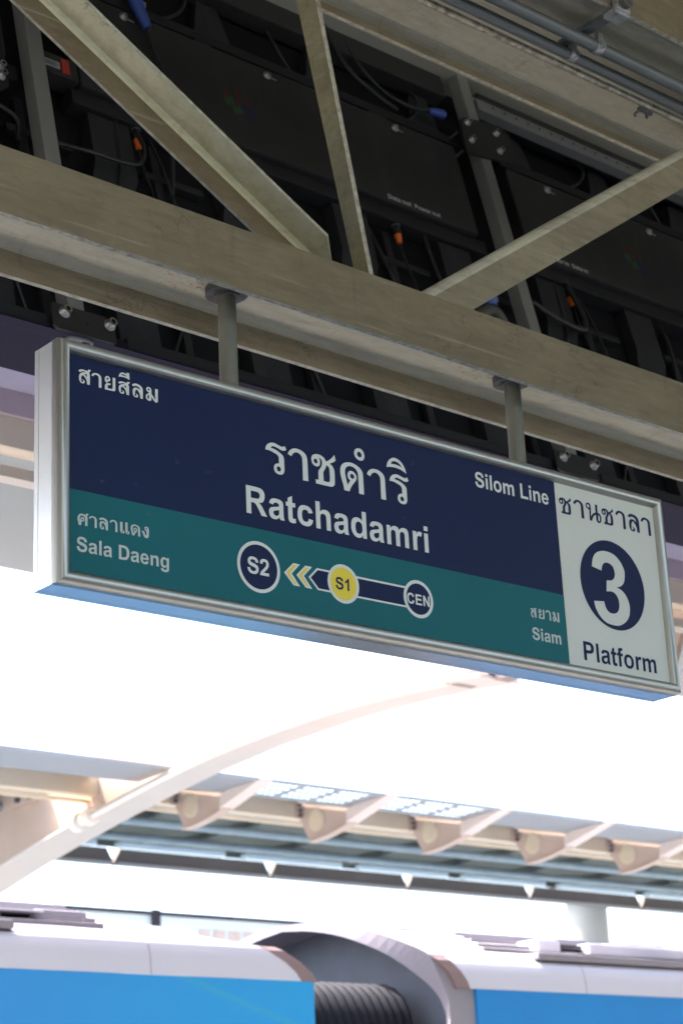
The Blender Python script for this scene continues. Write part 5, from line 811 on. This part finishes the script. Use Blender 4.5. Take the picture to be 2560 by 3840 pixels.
# ------------------------------------------------------------------ train
YC = 10.42
def half(y0=9.0, zs=0.0):
    return [(9.0, -2.0), (9.0, 1.213)]
ROOF = [(9.03, 1.385), (9.09, 1.435), (9.22, 1.495), (9.45, 1.585), (9.77, 1.675), (10.1, 1.735), (YC, 1.752)]
FULL = ROOF + [(2 * YC - a_, b_) for a_, b_ in ROOF[-2::-1]]
def car(x0, x1, lab, end, wrapmat):
    """end = +1 when the coupled end is at x1, -1 when it is at x0"""
    xe = x1 if end > 0 else x0
    t = thing('train_car', lab, 'train car', (xe, 9.0, -2.0), 'coupled train cars')
    ym = 2 * YC - 9.0
    mb = MB(); mb.box(x0 if end > 0 else x0 + 0.135, x1, 9.0, ym, -2.0, 1.213); mb.build('body', [wrapmat], t)
    # lilac band, its coupled end raked back
    rk = 0.27 if end > 0 else 0.16
    def bandpts(y, z, q): return (xe - rk * q, y, z)
    far = x0 if end > 0 else x1
    mb = MB(); n_ = 8; vs = []
    prof = [(9.004, 1.2145, 0.0), (9.006, 1.26, 0.12), (9.012, 1.32, 0.4), (9.03, 1.385, 0.82), (9.055, 1.41, 1.0)]
    for (y, z, q) in prof: vs += [(far, y, z), (xe - rk * q, y, z)]
    vs2 = [(x, 2 * YC - y, z) for (x, y, z) in vs]
    fs = [(2 * i, 2 * i + 1, 2 * i + 3, 2 * i + 2) for i in range(len(prof) - 1)]
    mb.add(vs, fs, 0, True); mb.add(vs2, fs, 0, True); mb.build('side_band', 'lilac_band', t)
    for k_ in range(5):
        xj = xe - end * (1.15 + 1.35 * k_)
        mb = MB(); mb.add([(xj - 0.006, y - 0.0015, z) for y, z, q in prof] + [(xj + 0.006, y - 0.0015, z) for y, z, q in prof], [(i, i + 1, 6 + i, 5 + i) for i in range(4)]); mb.build('panel_joint', 'mauve', t)
    mb = MB(); vs = []
    for (y, z, q) in prof: vs += [(xe - rk * q - end * 0.085, y - 0.004, z), (xe - rk * q + end * 0.03, y - 0.004, z), (xe - rk * q + end * 0.03, y + 0.06, z), (xe - rk * q - end * 0.085, y + 0.06, z)]
    fs = [(4 * i + j, 4 * i + (j + 1) % 4, 4 * i + 4 + (j + 1) % 4, 4 * i + 4 + j) for i in range(len(prof) - 1) for j in range(4)] + [(0, 1, 2, 3), (16, 17, 18, 19)]
    mb.add(vs, fs); mb.build('end_trim', 'brown', t)
    # roof shell, domed at the coupled end
    xr = xe - end * 0.34
    rp = [(9.055, 1.412)] + FULL[1:-1] + [(2 * YC - 9.055, 1.412)]
    stations = [(far, 1.0), (xr - 1.25, 1.0), (xr - 0.85, 0.95), (xr - 0.5, 0.82), (xr - 0.22, 0.64), (xr - 0.06, 0.46), (xr, 0.32)] if end > 0 else [(far, 1.0), (xe + 0.34, 1.0)]
    vs = []
    for x, q in stations: vs += [(x, a_, 1.412 + (b_ - 1.412) * q) for a_, b_ in rp]
    k = len(rp); fs = [(i * k + j, i * k + j + 1, (i + 1) * k + j + 1, (i + 1) * k + j) for i in range(len(stations) - 1) for j in range(k - 1)]
    fs += [tuple((len(stations) - 1) * k + j for j in range(k))]
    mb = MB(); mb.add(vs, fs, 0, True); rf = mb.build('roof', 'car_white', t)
    mb = MB()
    xa, xb = (xe - 2.35, xe - 1.35) if end > 0 else (xe + 0.35, xe + 2.0)
    for i, (a_, b_) in enumerate([(9.12, 1.450), (9.22, 1.496), (9.33, 1.540), (9.45, 1.586), (9.58, 1.623), (9.72, 1.662), (9.88, 1.696), (10.05, 1.727)]):
        if i: mb.bbox(xa + 0.06 * i, xb + 0.02 * i, a_ - 0.03, a_ + 0.03, b_ - 0.02, b_ + 0.010, 0.008)
    mb.build('ribs', 'car_white', rf)
    mb = MB(); g0, g1 = ((far, xe - 2.0) if end > 0 else (xe + 0.75, far)); mb.box(min(g0, g1), max(g0, g1), 9.056, 9.11, 1.4135, 1.423); mb.build('gutter_gap', 'dark_unit', t)
    mb = MB(); mb.bbox(min(g0, g1), max(g0, g1), 9.03, 9.16, 1.424, 1.47, 0.012); mb.build('gutter', 'car_white', t)
    # roof equipment further along
    ux = (xe - 3.6, xe - 1.75) if end > 0 else (xe + 1.15, xe + 1.5)
    mb = MB()
    if end > 0:
        mb.box(far, xe - 1.92, 9.34, 11.5, 1.49, 1.555); mb.box(xe - 1.919, xe - 1.74, 9.30, 11.5, 1.49, 1.565); mb.build('roof_unit', 'dark_unit', t)
        mb = MB(); mb.bbox(xe - 1.735, xe - 1.40, 9.26, 11.6, 1.49, 1.578, 0.03); mb.build('unit_cover', 'car_white', t)
        mb = MB()
        mb.tube([(far, 9.30, 1.515), (xe - 1.98, 9.30, 1.515)], 0.026, 12); mb.bbox(far, xe - 1.70, 9.22, 9.31, 1.548, 1.562, 0.005)
        mb.build('unit_rails', 'lilac_band', t)
    else:
        mb.box(xe + 1.18, xe + 1.46, 9.30, 11.5, 1.48, 1.575); mb.build('roof_unit', 'dark_unit', t)
        mb = MB(); mb.bbox(xe + 0.95, xe + 1.175, 9.22, 11.6, 1.47, 1.592, 0.03); mb.build('unit_cover', 'lilac_band', t)
        mb = MB(); mb.bbox(xe + 1.47, far, 9.24, 11.6, 1.50, 1.588, 0.02); mb.build('unit_cover', 'lilac_band', t)
        mb = MB(); mb.box(xe + 1.3, far, 9.17, 9.2395, 1.48, 1.50); mb.build('unit_gap', 'dark_unit', t)
    # open end: white rim round a recessed grey wall
    if end < 0:
        out = [(9.02, -2.0), (9.02, 1.15), (9.03, 1.26), (9.05, 1.395), (9.10, 1.448), (9.22, 1.503), (9.45, 1.593), (9.77, 1.685), (10.1, 1.747), (YC, 1.765)]
        inn = [(9.075, -2.0), (9.075, 1.06), (9.10, 1.17), (9.16, 1.255), (9.235, 1.325), (9.33, 1.40), (9.50, 1.50), (9.80, 1.615), (10.12, 1.69), (YC, 1.725)]
        sm = lambda L_: L_[:1] + [(q.x, q.y) for q in crom([(a_, b_, 0) for a_, b_ in L_[1:]], 3)]
        out, inn = sm(out), sm(inn)
        out += [(2 * YC - a_, b_) for a_, b_ in out[-2::-1]]; inn += [(2 * YC - a_, b_) for a_, b_ in inn[-2::-1]]
        k = len(out); rx = lambda z: (lambda q: xe - 0.06 - 0.19 * q * q * (3 - 2 * q))(max(0.0, min(1.0, (z - 1.0) / 0.62))); vs = [(rx(b_), a_, b_) for a_, b_ in out] + [(rx(b_), a_, b_) for a_, b_ in inn] + [(xe + 0.36, a_, b_ - 0.012) for a_, b_ in out] + [(xe + 0.13, a_, b_) for a_, b_ in inn]
        fs = []
        for j in range(k - 1):
            fs += [(j, j + 1, k + j + 1, k + j), (j, 2 * k + j, 2 * k + j + 1, j + 1), (k + j, k + j + 1, 3 * k + j + 1, 3 * k + j)]
        mb = MB(); mb.add(vs, fs, 0, False); mb.build('end_rim', 'car_white', t)
        mb = MB(); mb.add([(xe + 0.06, a_, b_) for a_, b_ in inn], [tuple(range(k))]); mb.build('end_wall', 'endgrey', t)
    else:
        pass
    return t
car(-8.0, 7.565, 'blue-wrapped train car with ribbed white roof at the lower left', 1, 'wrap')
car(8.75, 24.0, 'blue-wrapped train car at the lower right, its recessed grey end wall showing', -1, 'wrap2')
t = thing('gangway_bellows', 'black ribbed rubber bellows between the two train cars', 'gangway', (8.1, YC, -1.9))
bp_ = [(9.33, -1.9), (9.33, 1.0)] + [(9.33 + 0.3 - 0.3 * math.cos(R(a_)), 1.0 + 0.3 * math.sin(R(a_))) for a_ in (20, 40, 60, 80)] + [(9.8, 1.315), (YC, 1.33)]
bp_ += [(2 * YC - a_, b_) for a_, b_ in bp_[-2::-1]]
mb = MB(); xs = []
for k in range(15):
    x = 7.60 + k * 0.071
    for dx, q in ((0.0, 0.955), (0.022, 1.0), (0.045, 1.0), (0.067, 0.955)): xs.append((x + dx, q))
vs = []
for x, q in xs: vs += [(x, YC + (a_ - YC) * (1 - (1 - q) * 0.7), 1.33 + (b_ - 1.33) - (1 - q) * 0.8 * (1 if b_ > 0 else 0)) for a_, b_ in bp_]
k = len(bp_); mb.add(vs, [(i * k + j, i * k + j + 1, (i + 1) * k + j + 1, (i + 1) * k + j) for i in range(len(xs) - 1) for j in range(k - 1)], 0, True); mb.build('bellows', 'bellow', t)
